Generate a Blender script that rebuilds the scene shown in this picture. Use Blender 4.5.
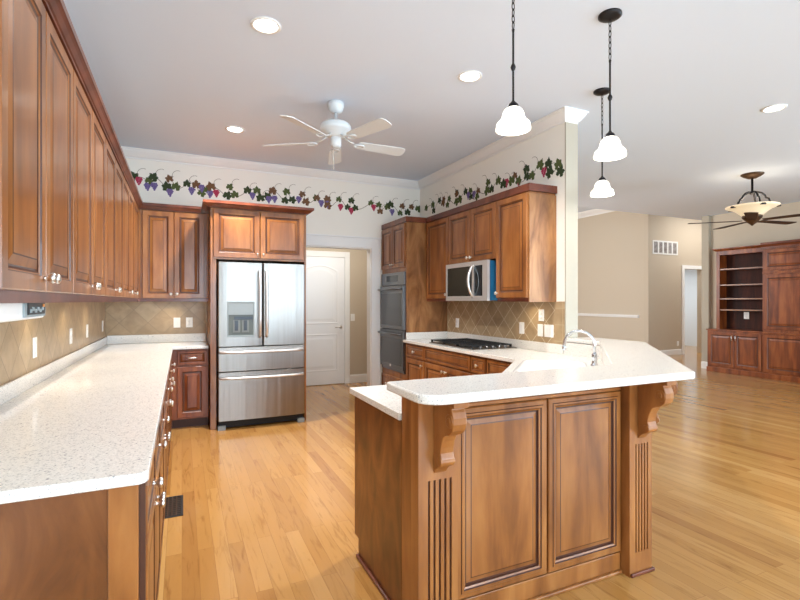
import bpy, bmesh, math, random
from mathutils import Vector, Matrix
PI = math.pi
rnd = random.Random(7)
for o in list(bpy.data.objects):
    bpy.data.objects.remove(o)
C = bpy.context.scene.collection

# ------------------------------------------------------------------ camera
cam_d = bpy.data.cameras.new('camera')
cam = bpy.data.objects.new('camera', cam_d)
C.objects.link(cam)
YAW = math.atan2(218, 476)
cam.location = (0, 0, 1.35)
cam.rotation_euler = (PI/2, 0, -YAW)
cam_d.sensor_width = 36.0
cam_d.lens = 476/800*36.0
cam_d.shift_y = 1/800
cam_d.clip_start = 0.02
bpy.context.scene.camera = cam

# ------------------------------------------------------------------ world, exposure, big lights
world = bpy.data.worlds.new('sky_world')
bpy.context.scene.world = world
world.use_nodes = True
bg = world.node_tree.nodes['Background']
bg.inputs[0].default_value = (0.80, 0.90, 1.0, 1)
bg.inputs[1].default_value = 1.0
vs = bpy.context.scene.view_settings
vs.view_transform = 'Standard'
vs.look = 'None'
vs.gamma = 1.0
vs.use_curve_mapping = False
vs.exposure = 0.5


def area(name, loc, rot, sx, sy, power, col):
    d = bpy.data.lights.new(name, 'AREA')
    d.shape = 'RECTANGLE'
    d.size = sx
    d.size_y = sy
    d.energy = power
    d.color = col
    o = bpy.data.objects.new(name, d)
    o.location = loc
    o.rotation_euler = rot
    C.objects.link(o)
    return o


DAY = (0.66, 0.84, 1.0)
REAR_Y = -3.6
# daylight through the three windows of the rear wall and the two of the living room's front wall
WINDOWS = [(0.2, 1.9), (2.7, 4.4), (5.4, 8.6)]
for i, (xa, xb) in enumerate(WINDOWS):
    area('window_daylight', ((xa+xb)/2, REAR_Y-0.10, 1.55), (PI/2, 0, 0), xb-xa, 2.0, (76, 60, 34)[i]*(xb-xa), DAY)
area('living_daylight', (9.72, -0.8, 1.55), (PI/2, 0, PI/2), 3.6, 2.0, 240, DAY)
# unseen fill lamps added to brighten the foyer, far room, passage and hall
area('foyer_fill', (4.53, 8.9, 2.2), (PI/2, 0, -PI/2), 2.2, 2.2, 120, (0.93, 0.95, 0.98))
area('far_room_fill', (12.2, 9.3, 2.4), (0, 0, 0), 1.4, 1.4, 32, (0.9, 0.95, 1.0))
area('passage_fill', (11.9, 6.9, 3.6), (0, 0, 0), 1.6, 0.8, 34, (1.0, 0.95, 0.88))
area('hall_fill', (2.1, 6.75, 2.5), (0, 0, 0), 1.2, 0.6, 9, (1.0, 0.96, 0.9))


# ------------------------------------------------------------------ materials
def lin(c):
    c = c/255
    return c/12.92 if c <= 0.04045 else ((c+0.055)/1.055)**2.4


def S(r, g, b):
    return (lin(r), lin(g), lin(b), 1.0)


def mat(name, col, rough=0.5, metal=0.0, coat=0.0, spec=0.5, emit=None, estr=0.0):
    m = bpy.data.materials.new(name)
    m.use_nodes = True
    b = m.node_tree.nodes['Principled BSDF']
    b.inputs['Base Color'].default_value = col
    b.inputs['Roughness'].default_value = rough
    b.inputs['Metallic'].default_value = metal
    b.inputs['Coat Weight'].default_value = coat
    b.inputs['Specular IOR Level'].default_value = spec
    if emit:
        b.inputs['Emission Color'].default_value = emit
        b.inputs['Emission Strength'].default_value = estr
    return m


class NT:
    def __init__(self, m):
        self.t = m.node_tree
        self.b = m.node_tree.nodes['Principled BSDF']

    def n(self, typ, **kw):
        x = self.t.nodes.new(typ)
        for k, v in kw.items():
            setattr(x, k, v)
        return x

    def l(self, a, b):
        self.t.links.new(a, b)

    def coords(self, scale, rot=(0, 0, 0), jitter=True, loc=(0, 0, 0)):
        tc = self.n('ShaderNodeTexCoord')
        mp = self.n('ShaderNodeMapping')
        mp.inputs['Scale'].default_value = scale
        mp.inputs['Rotation'].default_value = rot
        mp.inputs['Location'].default_value = loc
        src = tc.outputs['Object']
        if jitter:
            oi = self.n('ShaderNodeObjectInfo')
            mul = self.n('ShaderNodeMath', operation='MULTIPLY')
            mul.inputs[1].default_value = 37.0
            self.l(oi.outputs['Random'], mul.inputs[0])
            add = self.n('ShaderNodeVectorMath', operation='ADD')
            self.l(src, add.inputs[0])
            self.l(mul.outputs[0], add.inputs[1])
            src = add.outputs[0]
        self.l(src, mp.inputs['Vector'])
        return mp.outputs[0]

    def noise(self, vec, scale, detail=4, rough=0.55, dist=0.0):
        x = self.n('ShaderNodeTexNoise')
        x.inputs['Scale'].default_value = scale
        x.inputs['Detail'].default_value = detail
        x.inputs['Roughness'].default_value = rough
        x.inputs['Distortion'].default_value = dist
        self.l(vec, x.inputs['Vector'])
        return x.outputs['Fac']

    def ramp(self, fac, stops):
        r = self.n('ShaderNodeValToRGB')
        e = r.color_ramp.elements
        e[0].position, e[0].color = stops[0]
        e[1].position, e[1].color = stops[-1]
        for p, c in stops[1:-1]:
            q = e.new(p)
            q.color = c
        self.l(fac, r.inputs[0])
        return r.outputs[0]

    def mix(self, fac, a, b, mode='MIX'):
        x = self.n('ShaderNodeMix', data_type='RGBA', blend_type=mode)
        for src, idx in ((fac, 0), (a, 6), (b, 7)):
            if hasattr(src, 'links'):
                self.l(src, x.inputs[idx])
            else:
                x.inputs[idx].default_value = src
        return x.outputs[2]

    def bump(self, h, strength, dist=0.002):
        x = self.n('ShaderNodeBump')
        x.inputs['Strength'].default_value = strength
        x.inputs['Distance'].default_value = dist
        self.l(h, x.inputs['Height'])
        self.l(x.outputs[0], self.b.inputs['Normal'])


def wood(name, dark, mid, light, rough=0.30, coat=0.25, stretch=(7, 7, 0.9), blotch=0.35, dist=0.5, lo=0.34, hi=0.68):
    m = mat(name, mid, rough, coat=coat, spec=0.4)
    t = NT(m)
    v = t.coords(stretch)
    f = t.noise(v, 1.6, 7, 0.55, dist)
    col = t.ramp(f, [(lo, dark), (0.5, mid), (hi, light)])
    v2 = t.coords((stretch[0]*0.35, stretch[1]*0.35, stretch[2]*1.4))
    f2 = t.noise(v2, 1.3, 3, 0.5, 0.8)
    col2 = t.ramp(f2, [(0.35, (0.60, 0.56, 0.52, 1)), (0.65, (1.12, 1.12, 1.12, 1))])
    col = t.mix(blotch, col, col2, 'MULTIPLY')
    t.l(col, t.b.inputs['Base Color'])
    m.node_tree.nodes['Principled BSDF'].inputs['Coat Roughness'].default_value = 0.18
    return m


M = {}
M['maple'] = wood('stained_maple', S(122, 72, 34), S(150, 93, 45), S(172, 114, 61), stretch=(5.5, 5.5, 0.9), dist=0.3, blotch=0.45)
M['panel'] = wood('figured_maple', S(122, 78, 42), S(156, 106, 62), S(182, 132, 84), stretch=(4, 4, 1.0), dist=1.2, blotch=0.5)
M['end'] = wood('dark_figured_maple', S(88, 49, 22), S(118, 69, 33), S(142, 90, 48), stretch=(4, 4, 1.5), dist=1.6, blotch=0.5)
M['glaze'] = mat('antique_glaze', S(70, 34, 18), 0.4, coat=0.2)
M['cherry'] = wood('red_cherry', S(104, 48, 20), S(138, 70, 30), S(160, 90, 44), rough=0.38, coat=0.1, blotch=0.5)
M['crown_wood'] = wood('crown_cherry', S(84, 38, 24), S(108, 54, 34), S(128, 68, 44), stretch=(3, 3, 3))
M['shaded_back'] = wood('shaded_bookcase_back', S(40, 14, 6), S(62, 24, 10), S(84, 36, 16), rough=0.7, coat=0.0, blotch=0.5)  # wood darkened to paint in the shade behind the shelves
M['kick'] = mat('toe_kick_brown', S(70, 38, 26), 0.5)
M['wall'] = mat('cream_wall_paint', S(246, 242, 232), 0.75, spec=0.2)
M['white'] = mat('white_trim_paint', S(240, 239, 236), 0.4)
M['ceil'] = mat('ceiling_paint', S(222, 233, 247), 0.9, spec=0.1)
M['endtoned'] = mat('darkened_cream_paint', S(184, 175, 158), 0.7, spec=0.2)  # cream darkened in its colour to offset strong light on the wall end
M['beige'] = mat('beige_wall_paint', S(202, 188, 168), 0.8, spec=0.2)
M['taupe'] = mat('taupe_wall_paint', S(200, 186, 166), 0.8, spec=0.2)
M['bluewhite'] = mat('pale_blue_wall_paint', S(224, 230, 234), 0.8, spec=0.2)
M['door'] = mat('white_door_paint', S(240, 240, 240), 0.35)
M['plate'] = mat('white_plastic', S(246, 244, 240), 0.35)
M['fanwhite'] = mat('white_enamel', S(222, 228, 230), 0.3)
M['black'] = mat('black_plastic', S(16, 16, 18), 0.35)
M['iron'] = mat('dark_bronze_iron', S(40, 38, 40), 0.42, metal=0.6)
M['castiron'] = mat('cast_iron', S(22, 22, 24), 0.5)
M['bronze'] = mat('aged_bronze', S(84, 62, 44), 0.4, metal=0.6)
M['blade'] = wood('walnut_blade', S(44, 30, 20), S(66, 46, 30), S(86, 62, 42), rough=0.6, coat=0.0)
M['nickel'] = mat('brushed_nickel', S(232, 230, 226), 0.30, metal=1.0)
M['chrome'] = mat('chrome', S(214, 216, 220), 0.10, metal=1.0)
M['blackglass'] = mat('black_glass', S(8, 8, 10), 0.06, spec=0.6)
M['ovenglass'] = mat('dark_oven_glass', S(96, 98, 100), 0.14, metal=0.7)
M['ovensteel'] = mat('black_stainless', S(128, 130, 133), 0.28, metal=0.9)
M['bluetint'] = mat('painted_blue_reflection', S(34, 92, 128), 0.25)  # blue of a reflection, painted onto the microwave side
M['fridgeside'] = mat('charcoal_steel', S(52, 54, 58), 0.4, metal=0.3)
M['sink'] = mat('white_sink', S(248, 248, 246), 0.15, coat=0.4)
M['gasket'] = mat('dark_gasket', S(20, 20, 22), 0.6)
M['disp'] = mat('dispenser_grey', S(150, 160, 162), 0.45)
M['dispdark'] = mat('dispenser_dark', S(92, 98, 92), 0.4)
M['paddleplate'] = mat('dispenser_paddle_plate', S(128, 132, 128), 0.45)
M['paddle'] = mat('dispenser_paddle', S(30, 38, 50), 0.3)
M['leaf'] = mat('vine_green_paint', S(88, 98, 60), 0.8, spec=0.1)
M['leafdark'] = mat('vine_dark_green_paint', S(64, 74, 50), 0.8, spec=0.1)
M['leafbrown'] = mat('vine_russet_paint', S(118, 88, 64), 0.8, spec=0.1)
M['grape'] = mat('grape_purple_paint', S(116, 100, 150), 0.8, spec=0.1)
M['grapered'] = mat('grape_crimson_paint', S(176, 62, 88), 0.8, spec=0.1)
M['tendril'] = mat('vine_tendril_paint', S(128, 112, 92), 0.8, spec=0.1)
M['shade'] = mat('lit_opal_glass', S(255, 248, 236), 0.25, emit=(1.0, 0.93, 0.80, 1), estr=1.6)
M['alabaster'] = mat('lit_alabaster_glass', S(226, 206, 172), 0.3, emit=(1.0, 0.82, 0.55, 1), estr=0.32)
M['lens'] = mat('lit_lamp_lens', S(255, 250, 240), 0.4, emit=(1.0, 0.94, 0.84, 1), estr=9.0)
M['handle'] = mat('satin_steel', S(226, 226, 226), 0.45, metal=0.85)
M['orange'] = mat('orange_button', S(226, 140, 60), 0.4)

# brushed stainless steel with faint vertical bands
m = mat('stainless_steel', S(160, 160, 160), 0.30, metal=1.0)
t = NT(m)
v = t.coords((24, 24, 0.3))
f = t.noise(v, 2.0, 3)
t.l(t.ramp(f, [(0.3, S(146, 142, 137)), (0.7, S(156, 152, 147))]), t.b.inputs['Base Color'])
t.l(t.ramp(f, [(0.3, (0.30, 0.30, 0.30, 1)), (0.7, (0.38, 0.38, 0.38, 1))]), t.b.inputs['Roughness'])
v = t.coords((7, 7, 0.25))
t.bump(t.noise(v, 1.0, 2), 0.35, 0.02)
M['steel'] = m

# speckled solid-surface counter
m = mat('speckled_counter', S(226, 220, 208), 0.17, coat=0.15)
t = NT(m)
v = t.coords((1, 1, 1), jitter=False)
f = t.noise(v, 170, 2, 0.6)
c = t.ramp(f, [(0.28, S(150, 148, 146)), (0.37, S(206, 204, 200)), (0.44, S(233, 230, 224)), (0.60, S(236, 232, 224)), (0.70, S(250, 248, 244))])
f2 = t.noise(v, 80, 2, 0.5)
c = t.mix(t.ramp(f2, [(0.27, (1, 1, 1, 1)), (0.33, (0, 0, 0, 1))]), c, S(140, 142, 146))
t.l(c, t.b.inputs['Base Color'])
M['counter'] = m

# honey oak strip floor, boards along y
m = mat('honey_oak_floor', S(214, 168, 112), 0.17, coat=0.22, spec=0.4)
t = NT(m)
tc = t.n('ShaderNodeTexCoord')
sep = t.n('ShaderNodeSeparateXYZ')
t.l(tc.outputs['Object'], sep.inputs[0])
com = t.n('ShaderNodeCombineXYZ')
t.l(sep.outputs['Y'], com.inputs['X'])
t.l(sep.outputs['X'], com.inputs['Y'])
br = t.n('ShaderNodeTexBrick')
br.offset = 0.37
br.inputs['Scale'].default_value = 1.0
br.inputs['Brick Width'].default_value = 1.4
br.inputs['Row Height'].default_value = 0.078
br.inputs['Mortar Size'].default_value = 0.0008
br.inputs['Mortar Smooth'].default_value = 0.3
br.inputs['Bias'].default_value = 0.0
br.inputs['Color1'].default_value = (0, 0, 0, 1)
br.inputs['Color2'].default_value = (1, 1, 1, 1)
br.inputs['Mortar'].default_value = (0.5, 0.5, 0.5, 1)
t.l(com.outputs[0], br.inputs['Vector'])
tone = t.ramp(br.outputs['Color'], [(0.0, S(158, 107, 54)), (0.12, S(178, 128, 68)), (0.5, S(187, 137, 75)), (0.88, S(192, 143, 81)), (1.0, S(202, 156, 94))])
# grain shifted per board
sc2 = t.n('ShaderNodeVectorMath', operation='MULTIPLY_ADD')
t.l(br.outputs['Color'], sc2.inputs[0])
sc2.inputs[1].default_value = (9.0, 9.0, 9.0)
t.l(com.outputs[0], sc2.inputs[2])
mp = t.n('ShaderNodeMapping')
mp.inputs['Scale'].default_value = (1.3, 12.0, 1.0)
t.l(sc2.outputs[0], mp.inputs['Vector'])
g = t.noise(mp.outputs[0], 2.2, 7, 0.6, 1.0)
gr = t.ramp(g, [(0.28, (0.60, 0.50, 0.40, 1)), (0.46, (1.0, 1.0, 1.0, 1)), (0.75, (1.07, 1.06, 1.05, 1))])
col = t.mix(0.75, tone, gr, 'MULTIPLY')
col = t.mix(br.outputs['Fac'], col, S(146, 100, 56))
t.l(col, t.b.inputs['Base Color'])
t.b.inputs['Coat Roughness'].default_value = 0.12
M['floor'] = m


# tan diagonal tiles; plane 'yz' or 'xz'
def tile(name, plane, diag=True, size=0.152, grout=None):
    m = mat(name, S(178, 150, 112), 0.35)
    t = NT(m)
    tc = t.n('ShaderNodeTexCoord')
    sep = t.n('ShaderNodeSeparateXYZ')
    t.l(tc.outputs['Object'], sep.inputs[0])
    com = t.n('ShaderNodeCombineXYZ')
    t.l(sep.outputs['Y' if plane == 'yz' else 'X'], com.inputs['X'])
    t.l(sep.outputs['Z'], com.inputs['Y'])
    mp = t.n('ShaderNodeMapping')
    mp.inputs['Rotation'].default_value = (0, 0, PI/4 if diag else 0)
    mp.inputs['Location'].default_value = (0.03, 0.065, 0)
    t.l(com.outputs[0], mp.inputs['Vector'])
    br = t.n('ShaderNodeTexBrick')
    br.offset = 0.0
    br.inputs['Scale'].default_value = 1.0
    br.inputs['Brick Width'].default_value = size
    br.inputs['Row Height'].default_value = size
    br.inputs['Mortar Size'].default_value = 0.0026
    br.inputs['Mortar Smooth'].default_value = 0.2
    br.inputs['Color1'].default_value = (0, 0, 0, 1)
    br.inputs['Color2'].default_value = (1, 1, 1, 1)
    t.l(mp.outputs[0], br.inputs['Vector'])
    tone = t.ramp(br.outputs['Color'], [(0, S(172, 146, 112)), (0.5, S(180, 154, 120)), (1, S(188, 164, 130))])
    f = t.noise(com.outputs[0], 9, 5, 0.6, 0.6)
    tone = t.mix(0.7, tone, t.ramp(f, [(0.3, (0.70, 0.67, 0.60, 1)), (0.7, (1.12, 1.12, 1.12, 1))]), 'MULTIPLY')
    col = t.mix(br.outputs['Fac'], tone, grout or S(228, 214, 184))
    t.l(col, t.b.inputs['Base Color'])
    return m


M['tile_yz'] = tile('tan_diagonal_tile_side', 'yz')
M['tile_left'] = tile('tan_diagonal_tile_left', 'yz', size=0.2, grout=S(140, 116, 88))
M['tile_xz'] = tile('tan_diagonal_tile_back', 'xz', size=0.2, grout=S(150, 128, 98))
M['tile_sq'] = tile('tan_square_tile', 'yz', diag=False, size=0.15, grout=S(190, 172, 140))


# ------------------------------------------------------------------ mesh building
class B:
    def __init__(self):
        self.bm = bmesh.new()

    def face(self, pts, mi=0, smooth=False):
        vs_ = [self.bm.verts.new(p) for p in pts]
        f = self.bm.faces.new(vs_)
        f.material_index = mi
        f.smooth = smooth
        return f

    def box(self, x0, y0, z0, x1, y1, z1, mi=0):
        if x0 > x1: x0, x1 = x1, x0
        if y0 > y1: y0, y1 = y1, y0
        if z0 > z1: z0, z1 = z1, z0
        v = [self.bm.verts.new(p) for p in ((x0, y0, z0), (x1, y0, z0), (x1, y1, z0), (x0, y1, z0), (x0, y0, z1), (x1, y0, z1), (x1, y1, z1), (x0, y1, z1))]
        for q in ((0, 3, 2, 1), (4, 5, 6, 7), (0, 1, 5, 4), (1, 2, 6, 5), (2, 3, 7, 6), (3, 0, 4, 7)):
            f = self.bm.faces.new([v[i] for i in q])
            f.material_index = mi
        return self

    def loft(self, loops, mis=0, closed=True, cap0=True, cap1=True, smooth=False, capmi=None):
        """loops: lists of points with equal length; faces between consecutive loops"""
        vl = [[self.bm.verts.new(p) for p in lp] for lp in loops]
        n = len(vl[0])
        for k in range(len(vl)-1):
            mi = mis[k] if isinstance(mis, (list, tuple)) else mis
            for i in range(n if closed else n-1):
                j = (i+1) % n
                f = self.bm.faces.new((vl[k][i], vl[k][j], vl[k+1][j], vl[k+1][i]))
                f.material_index = mi
                f.smooth = smooth
        cm = capmi if capmi is not None else (mis if not isinstance(mis, (list, tuple)) else mis[-1])
        if cap0:
            f = self.bm.faces.new(list(reversed(vl[0])))
            f.material_index = mis if not isinstance(mis, (list, tuple)) else mis[0]
        if cap1:
            f = self.bm.faces.new(vl[-1])
            f.material_index = cm
        return self

    def prism(self, poly, z0, z1, mi=0):
        return self.loft([[(x, y, z0) for x, y in poly], [(x, y, z1) for x, y in poly]], mi)

    def lathe(self, prof, c=(0, 0, 0), seg=24, mi=0, axis='z', smooth=True, cap0=True, cap1=True):
        """prof: (radius, height) pairs along the axis"""
        loops = []
        for r, h in prof:
            lp = []
            for i in range(seg):
                a = 2*PI*i/seg
                p, q = max(r, 1e-4)*math.cos(a), max(r, 1e-4)*math.sin(a)
                if axis == 'z': lp.append((c[0]+p, c[1]+q, c[2]+h))
                elif axis == 'y': lp.append((c[0]+q, c[1]+h, c[2]+p))
                else: lp.append((c[0]+h, c[1]+p, c[2]+q))
            loops.append(lp)
        return self.loft(loops, mi, True, cap0, cap1, smooth)

    def tube(self, pts, r, seg=10, mi=0, closed=False, smooth=True, flat=1.0):
        pts = [Vector(p) for p in pts]
        n = len(pts)
        loops = []
        up = Vector((0, 0, 1))
        prev = None
        for i in range(n):
            if closed:
                tg = (pts[(i+1) % n]-pts[i-1]).normalized()
            else:
                tg = (pts[min(i+1, n-1)]-pts[max(i-1, 0)]).normalized()
            a = prev if prev is not None else (up if abs(tg.z) < 0.9 else Vector((1, 0, 0)))
            side = tg.cross(a)
            if side.length < 1e-5:
                side = tg.cross(Vector((0, 1, 0.1)))
            side.normalize()
            nn = side.cross(tg).normalized()
            prev = nn
            rr = r[i] if isinstance(r, (list, tuple)) else r
            loops.append([tuple(pts[i]+side*math.cos(2*PI*k/seg)*rr+nn*math.sin(2*PI*k/seg)*rr*flat) for k in range(seg)])
        if closed:
            loops.append(loops[0])
            return self.loft(loops, mi, True, False, False, smooth)
        return self.loft(loops, mi, True, True, True, smooth)

    def sweep(self, path, prof, side=1, mi=0, closed=False):
        """path: 2-D polyline; prof: (outward offset, z) pairs; side=1: outward is to the right of travel"""
        n = len(path)
        P = [Vector(p) for p in path]
        norms = []
        for i in range(n):
            d0 = (P[i]-P[i-1]).normalized() if i > 0 or closed else None
            d1 = (P[(i+1) % n]-P[i]).normalized() if i < n-1 or closed else None
            def nr(d): return Vector((d.y, -d.x))*side
            if d0 is None: norms.append(nr(d1))
            elif d1 is None: norms.append(nr(d0))
            else:
                a, b = nr(d0), nr(d1)
                s = (a+b)
                norms.append(s/max(0.2, (1+a.dot(b))))
        loops = []
        for i in range(n):
            loops.append([(P[i].x+norms[i].x*o, P[i].y+norms[i].y*o, z) for o, z in prof])
        if closed:
            loops.append(loops[0])
            return self.loft(loops, mi, True, False, False)
        return self.loft(loops, mi, True, True, True)

    def rings(self, outline, steps, mis):
        """outline(inset) -> list of (x, z); steps: (inset, y); front faces -y"""
        loops = [[(x, y, z) for x, z in outline(i)] for i, y in steps]
        return self.loft(loops, mis, True, True, True, False, 0)

    def xform(self, mtx):
        bmesh.ops.transform(self.bm, matrix=mtx, verts=self.bm.verts)
        return self

    def build(self, name, mats, parent=None, loc=(0, 0, 0), rz=0.0, bevel=0.0, seg=2, norm=True):
        if norm:
            bmesh.ops.recalc_face_normals(self.bm, faces=self.bm.faces)
        me = bpy.data.meshes.new(name)
        self.bm.to_mesh(me)
        self.bm.free()
        if not isinstance(mats, (list, tuple)):
            mats = [mats]
        for x in mats:
            me.materials.append(M[x] if isinstance(x, str) else x)
        o = bpy.data.objects.new(name, me)
        C.objects.link(o)
        o.location = loc
        o.rotation_euler = (0, 0, rz)
        if parent is not None:
            o.parent = parent
        if bevel > 0:
            b = o.modifiers.new('bevel', 'BEVEL')
            b.width = bevel
            b.segments = seg
            b.limit_method = 'ANGLE'
            b.angle_limit = math.radians(35)
            b.harden_normals = False
        return o


def rect(x0, z0, w, h):
    return lambda i: [(x0+i, z0+i), (x0+w-i, z0+i), (x0+w-i, z0+h-i), (x0+i, z0+h-i)]


def tag(o, label=None, cat=None, group=None, kind=None):
    if label: o['label'] = label
    if cat: o['category'] = cat
    if group: o['group'] = group
    if kind: o['kind'] = kind
    return o


def thing(name, label, cat, loc=(0, 0, 0), rz=0.0, group=None):
    o = bpy.data.objects.new(name, None)
    o.empty_display_size = 0.05
    C.objects.link(o)
    o.location = loc
    o.rotation_euler = (0, 0, rz)
    return tag(o, label, cat, group)


def struct(name, b, mats, label=None, bevel=0.0, **kw):
    o = b.build(name, mats, bevel=bevel, **kw)
    o['kind'] = 'structure'
    if label: o['label'] = label
    return o


def copy_tree(o, parent=None):
    c = o.copy()
    C.objects.link(c)
    if parent is not None:
        c.parent = parent
    for ch in list(o.children):
        copy_tree(ch, c)
    return c


def arc(cx, cy, r, a0, a1, n):
    return [(cx+r*math.cos(math.radians(a0+(a1-a0)*i/n)), cy+r*math.sin(math.radians(a0+(a1-a0)*i/n))) for i in range(n+1)]

# ================================================================== THE SETTING
CEIL = 3.05
LWALL = -0.775
BACK = 6.10
RW = 3.11           # kitchen face of the right wall
HDR = 6.47          # edge of the lower ceiling
struct('floor', B().box(-0.9, REAR_Y-0.1, -0.08, 14.0, 11.2, 0.0), 'floor', 'honey oak strip floor')
struct('ceiling', B().box(-0.9, REAR_Y-0.1, CEIL, 14.0, HDR, CEIL+0.12), 'ceil', 'flat painted ceiling')
struct('ceiling_foyer', B().box(3.2, HDR, 3.85, 14.0, 11.2, 3.95).box(3.2, HDR, CEIL+0.12, 14.0, HDR+0.1, 3.85), 'ceil')
struct('ceiling_hall', B().box(1.0, BACK+0.14, 2.62, 3.4, 7.6, 2.70), 'ceil')
struct('wall_left', B().box(LWALL-0.12, REAR_Y, 0, LWALL, 6.24, CEIL), 'wall')
OX0, OX1, OZ = 1.42, 2.36, 2.07
b = B().box(LWALL, BACK, 0, OX0, BACK+0.14, CEIL).box(OX1, BACK, 0, 3.25, BACK+0.14, CEIL).box(OX0, BACK, OZ, OX1, BACK+0.14, CEIL)
struct('wall_back', b, 'wall', 'cream kitchen back wall with a cased opening')
struct('wall_right', B().box(RW, 3.25, 0, 3.24, BACK, CEIL), 'wall', 'cream kitchen side wall ending at the counter')
struct('wall_hall', B().box(1.0, 7.47, 0, 3.4, 7.6, 2.62).box(1.0, BACK+0.14, 0, 1.12, 7.47, 2.62).box(3.28, BACK+0.14, 0, 3.4, 7.47, 2.62), 'beige')
struct('wall_dining', B().box(3.25, HDR, 0, 4.5, HDR+0.12, 3.85).box(3.25, BACK+0.1405, 0, 3.37, HDR, CEIL), 'beige')
struct('window_5', B().box(4.5005, 7.7, 1.0, 4.55, 7.78, 3.4).box(4.5005, 10.02, 1.0, 4.55, 10.1, 3.4).box(4.5005, 7.78, 1.0, 4.55, 10.02, 1.08).box(4.5005, 7.78, 3.32, 4.55, 10.02, 3.4), 'white')  # added frame without an opening, dressing the foyer fill lamp
struct('wall_stair', B().box(4.38, HDR+0.12, 0, 4.5, 11.1, 3.85).box(4.5, 11.0, 0, 10.42, 11.1, 3.85), 'beige')
struct('wall_foyer', B().box(10.3, 8.12, 0, 10.42, 11.0, 3.85), 'beige', 'lit beige foyer wall')
DX0, DX1, DZ = 11.60, 12.30, 2.17
b = B().box(10.3, 8.0, 0, DX0, 8.12, 3.85).box(DX1, 8.0, 0, 14.0, 8.12, 3.85).box(DX0, 8.0, DZ, DX1, 8.12, 3.85)
struct('wall_passage', b, 'taupe', 'taupe wall with an air grille and a doorway')
struct('wall_far_room', B().box(10.42, 10.2, 0, 14.0, 10.3, 3.0).box(13.9, 8.12, 0, 14.0, 10.2, 3.0), 'bluewhite')
struct('ceiling_far_room', B().box(10.42, 8.12, 2.8, 13.9, 10.2, 2.86), 'ceil')
struct('wall_living', B().box(9.60, REAR_Y, 0, 9.75, -2.6, CEIL).box(9.60, 1.0, 0, 9.75, 6.19, CEIL).box(9.60, -2.6, 0, 9.75, 1.0, 0.5).box(9.60, -2.6, 2.6, 9.75, 1.0, CEIL), 'beige', 'beige living room wall behind the built-in cabinets')
struct('trim_8', B().box(RW-0.004, 3.236, 1.022, 3.246, 3.2498, 2.944), 'endtoned', 'added cap, darkened against strong light, on the end of the kitchen wall')  # added cap, its darker colour tones down the overlit wall end
struct('trim_1', B().box(9.52, 6.05, 0, 9.60, 6.19, CEIL), 'endtoned', 'light end casing of the living room wall')
struct('wall_passage_side', B().box(13.9, HDR, 0, 14.0, 8.0, 3.85), 'taupe')
struct('wall_passage_front', B().box(9.75, 4.6, 0, 14.0, 4.7, CEIL), 'taupe')
# rear wall with three windows, behind the camera
b = B()
xs = LWALL
for xa, xb in WINDOWS:
    b.box(xs, REAR_Y-0.12, 0, xa, REAR_Y, CEIL)
    b.box(xa, REAR_Y-0.12, 0, xb, REAR_Y, 0.5).box(xa, REAR_Y-0.12, 2.6, xb, REAR_Y, CEIL)
    xs = xb
b.box(xs, REAR_Y-0.12, 0, 9.6, REAR_Y, CEIL)
struct('wall_rear', b, 'wall')
for i, (xa, xb) in enumerate(WINDOWS):
    b = B()
    b.box(xa, REAR_Y-0.06, 0.5, xa+0.05, REAR_Y, 2.6).box(xb-0.05, REAR_Y-0.06, 0.5, xb, REAR_Y, 2.6)
    b.box(xa+0.05, REAR_Y-0.06, 0.5, xb-0.05, REAR_Y, 0.55).box(xa+0.05, REAR_Y-0.06, 2.55, xb-0.05, REAR_Y, 2.6)
    xm = (xa+xb)/2
    b.box(xm-0.025, REAR_Y-0.05, 0.55, xm+0.025, REAR_Y-0.01, 2.55)
    struct('window_%d' % (i+1), b, 'white')

b = B().box(9.62, -2.6, 0.5, 9.68, -2.55, 2.6).box(9.62, 0.95, 0.5, 9.68, 1.0, 2.6).box(9.62, -2.55, 0.5, 9.68, 0.95, 0.55).box(9.62, -2.55, 2.55, 9.68, 0.95, 2.6)
b.box(9.63, -1.43, 0.55, 9.67, -1.38, 2.55).box(9.63, -0.22, 0.55, 9.67, -0.17, 2.55)
struct('window_4', b, 'white')
# crown mouldings at the ceiling
CP = [(0, 2.945), (0.010, 2.945), (0.012, 2.96), (0.024, 2.968), (0.045, 2.998), (0.060, 3.022), (0.064, 3.035), (0.076, 3.038), (0.076, 3.0499), (0, 3.0499)]
struct('trim_2', B().sweep([(LWALL+0.0005, REAR_Y), (LWALL+0.0005, BACK-0.0005), (RW-0.0005, BACK-0.0005), (RW-0.0005, 3.2495), (3.2405, 3.2495), (3.2405, BACK)], CP, 1), 'white', 'white crown moulding around the kitchen')
CF = [(0, 3.70), (0.015, 3.70), (0.02, 3.73), (0.10, 3.81), (0.12, 3.8499), (0, 3.8499)]
struct('trim_3', B().sweep([(10.299, 11.0), (10.299, 8.0)], CF, 1), 'white')
# cap rail on the foyer wall
struct('trim_4', B().box(10.24, 8.25, 0.965, 10.2995, 10.99, 1.0).box(10.27, 8.25, 0.93, 10.2995, 10.99, 0.965), 'white', 'white cap rail on the foyer wall')
# opening casing
cw = 0.125
b = B().box(OX1, BACK-0.022, 0, OX1+cw, BACK-0.0005, OZ+0.13).box(OX0-cw, BACK-0.022, 0, OX0, BACK-0.0005, OZ+0.13).box(OX0, BACK-0.022, OZ, OX1, BACK-0.0005, OZ+0.13)
b.box(OX0-cw-0.015, BACK-0.035, OZ+0.13, OX1+cw+0.015, BACK-0.0005, OZ+0.15)
b.box(OX0, BACK, 0, OX0+0.012, BACK+0.14, OZ).box(OX1-0.012, BACK, 0, OX1, BACK+0.14, OZ).box(OX0+0.012, BACK, OZ-0.012, OX1-0.012, BACK+0.14, OZ)
struct('trim_5', b, 'white', 'white casing of the opening beside the refrigerator', bevel=0.003)
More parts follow.
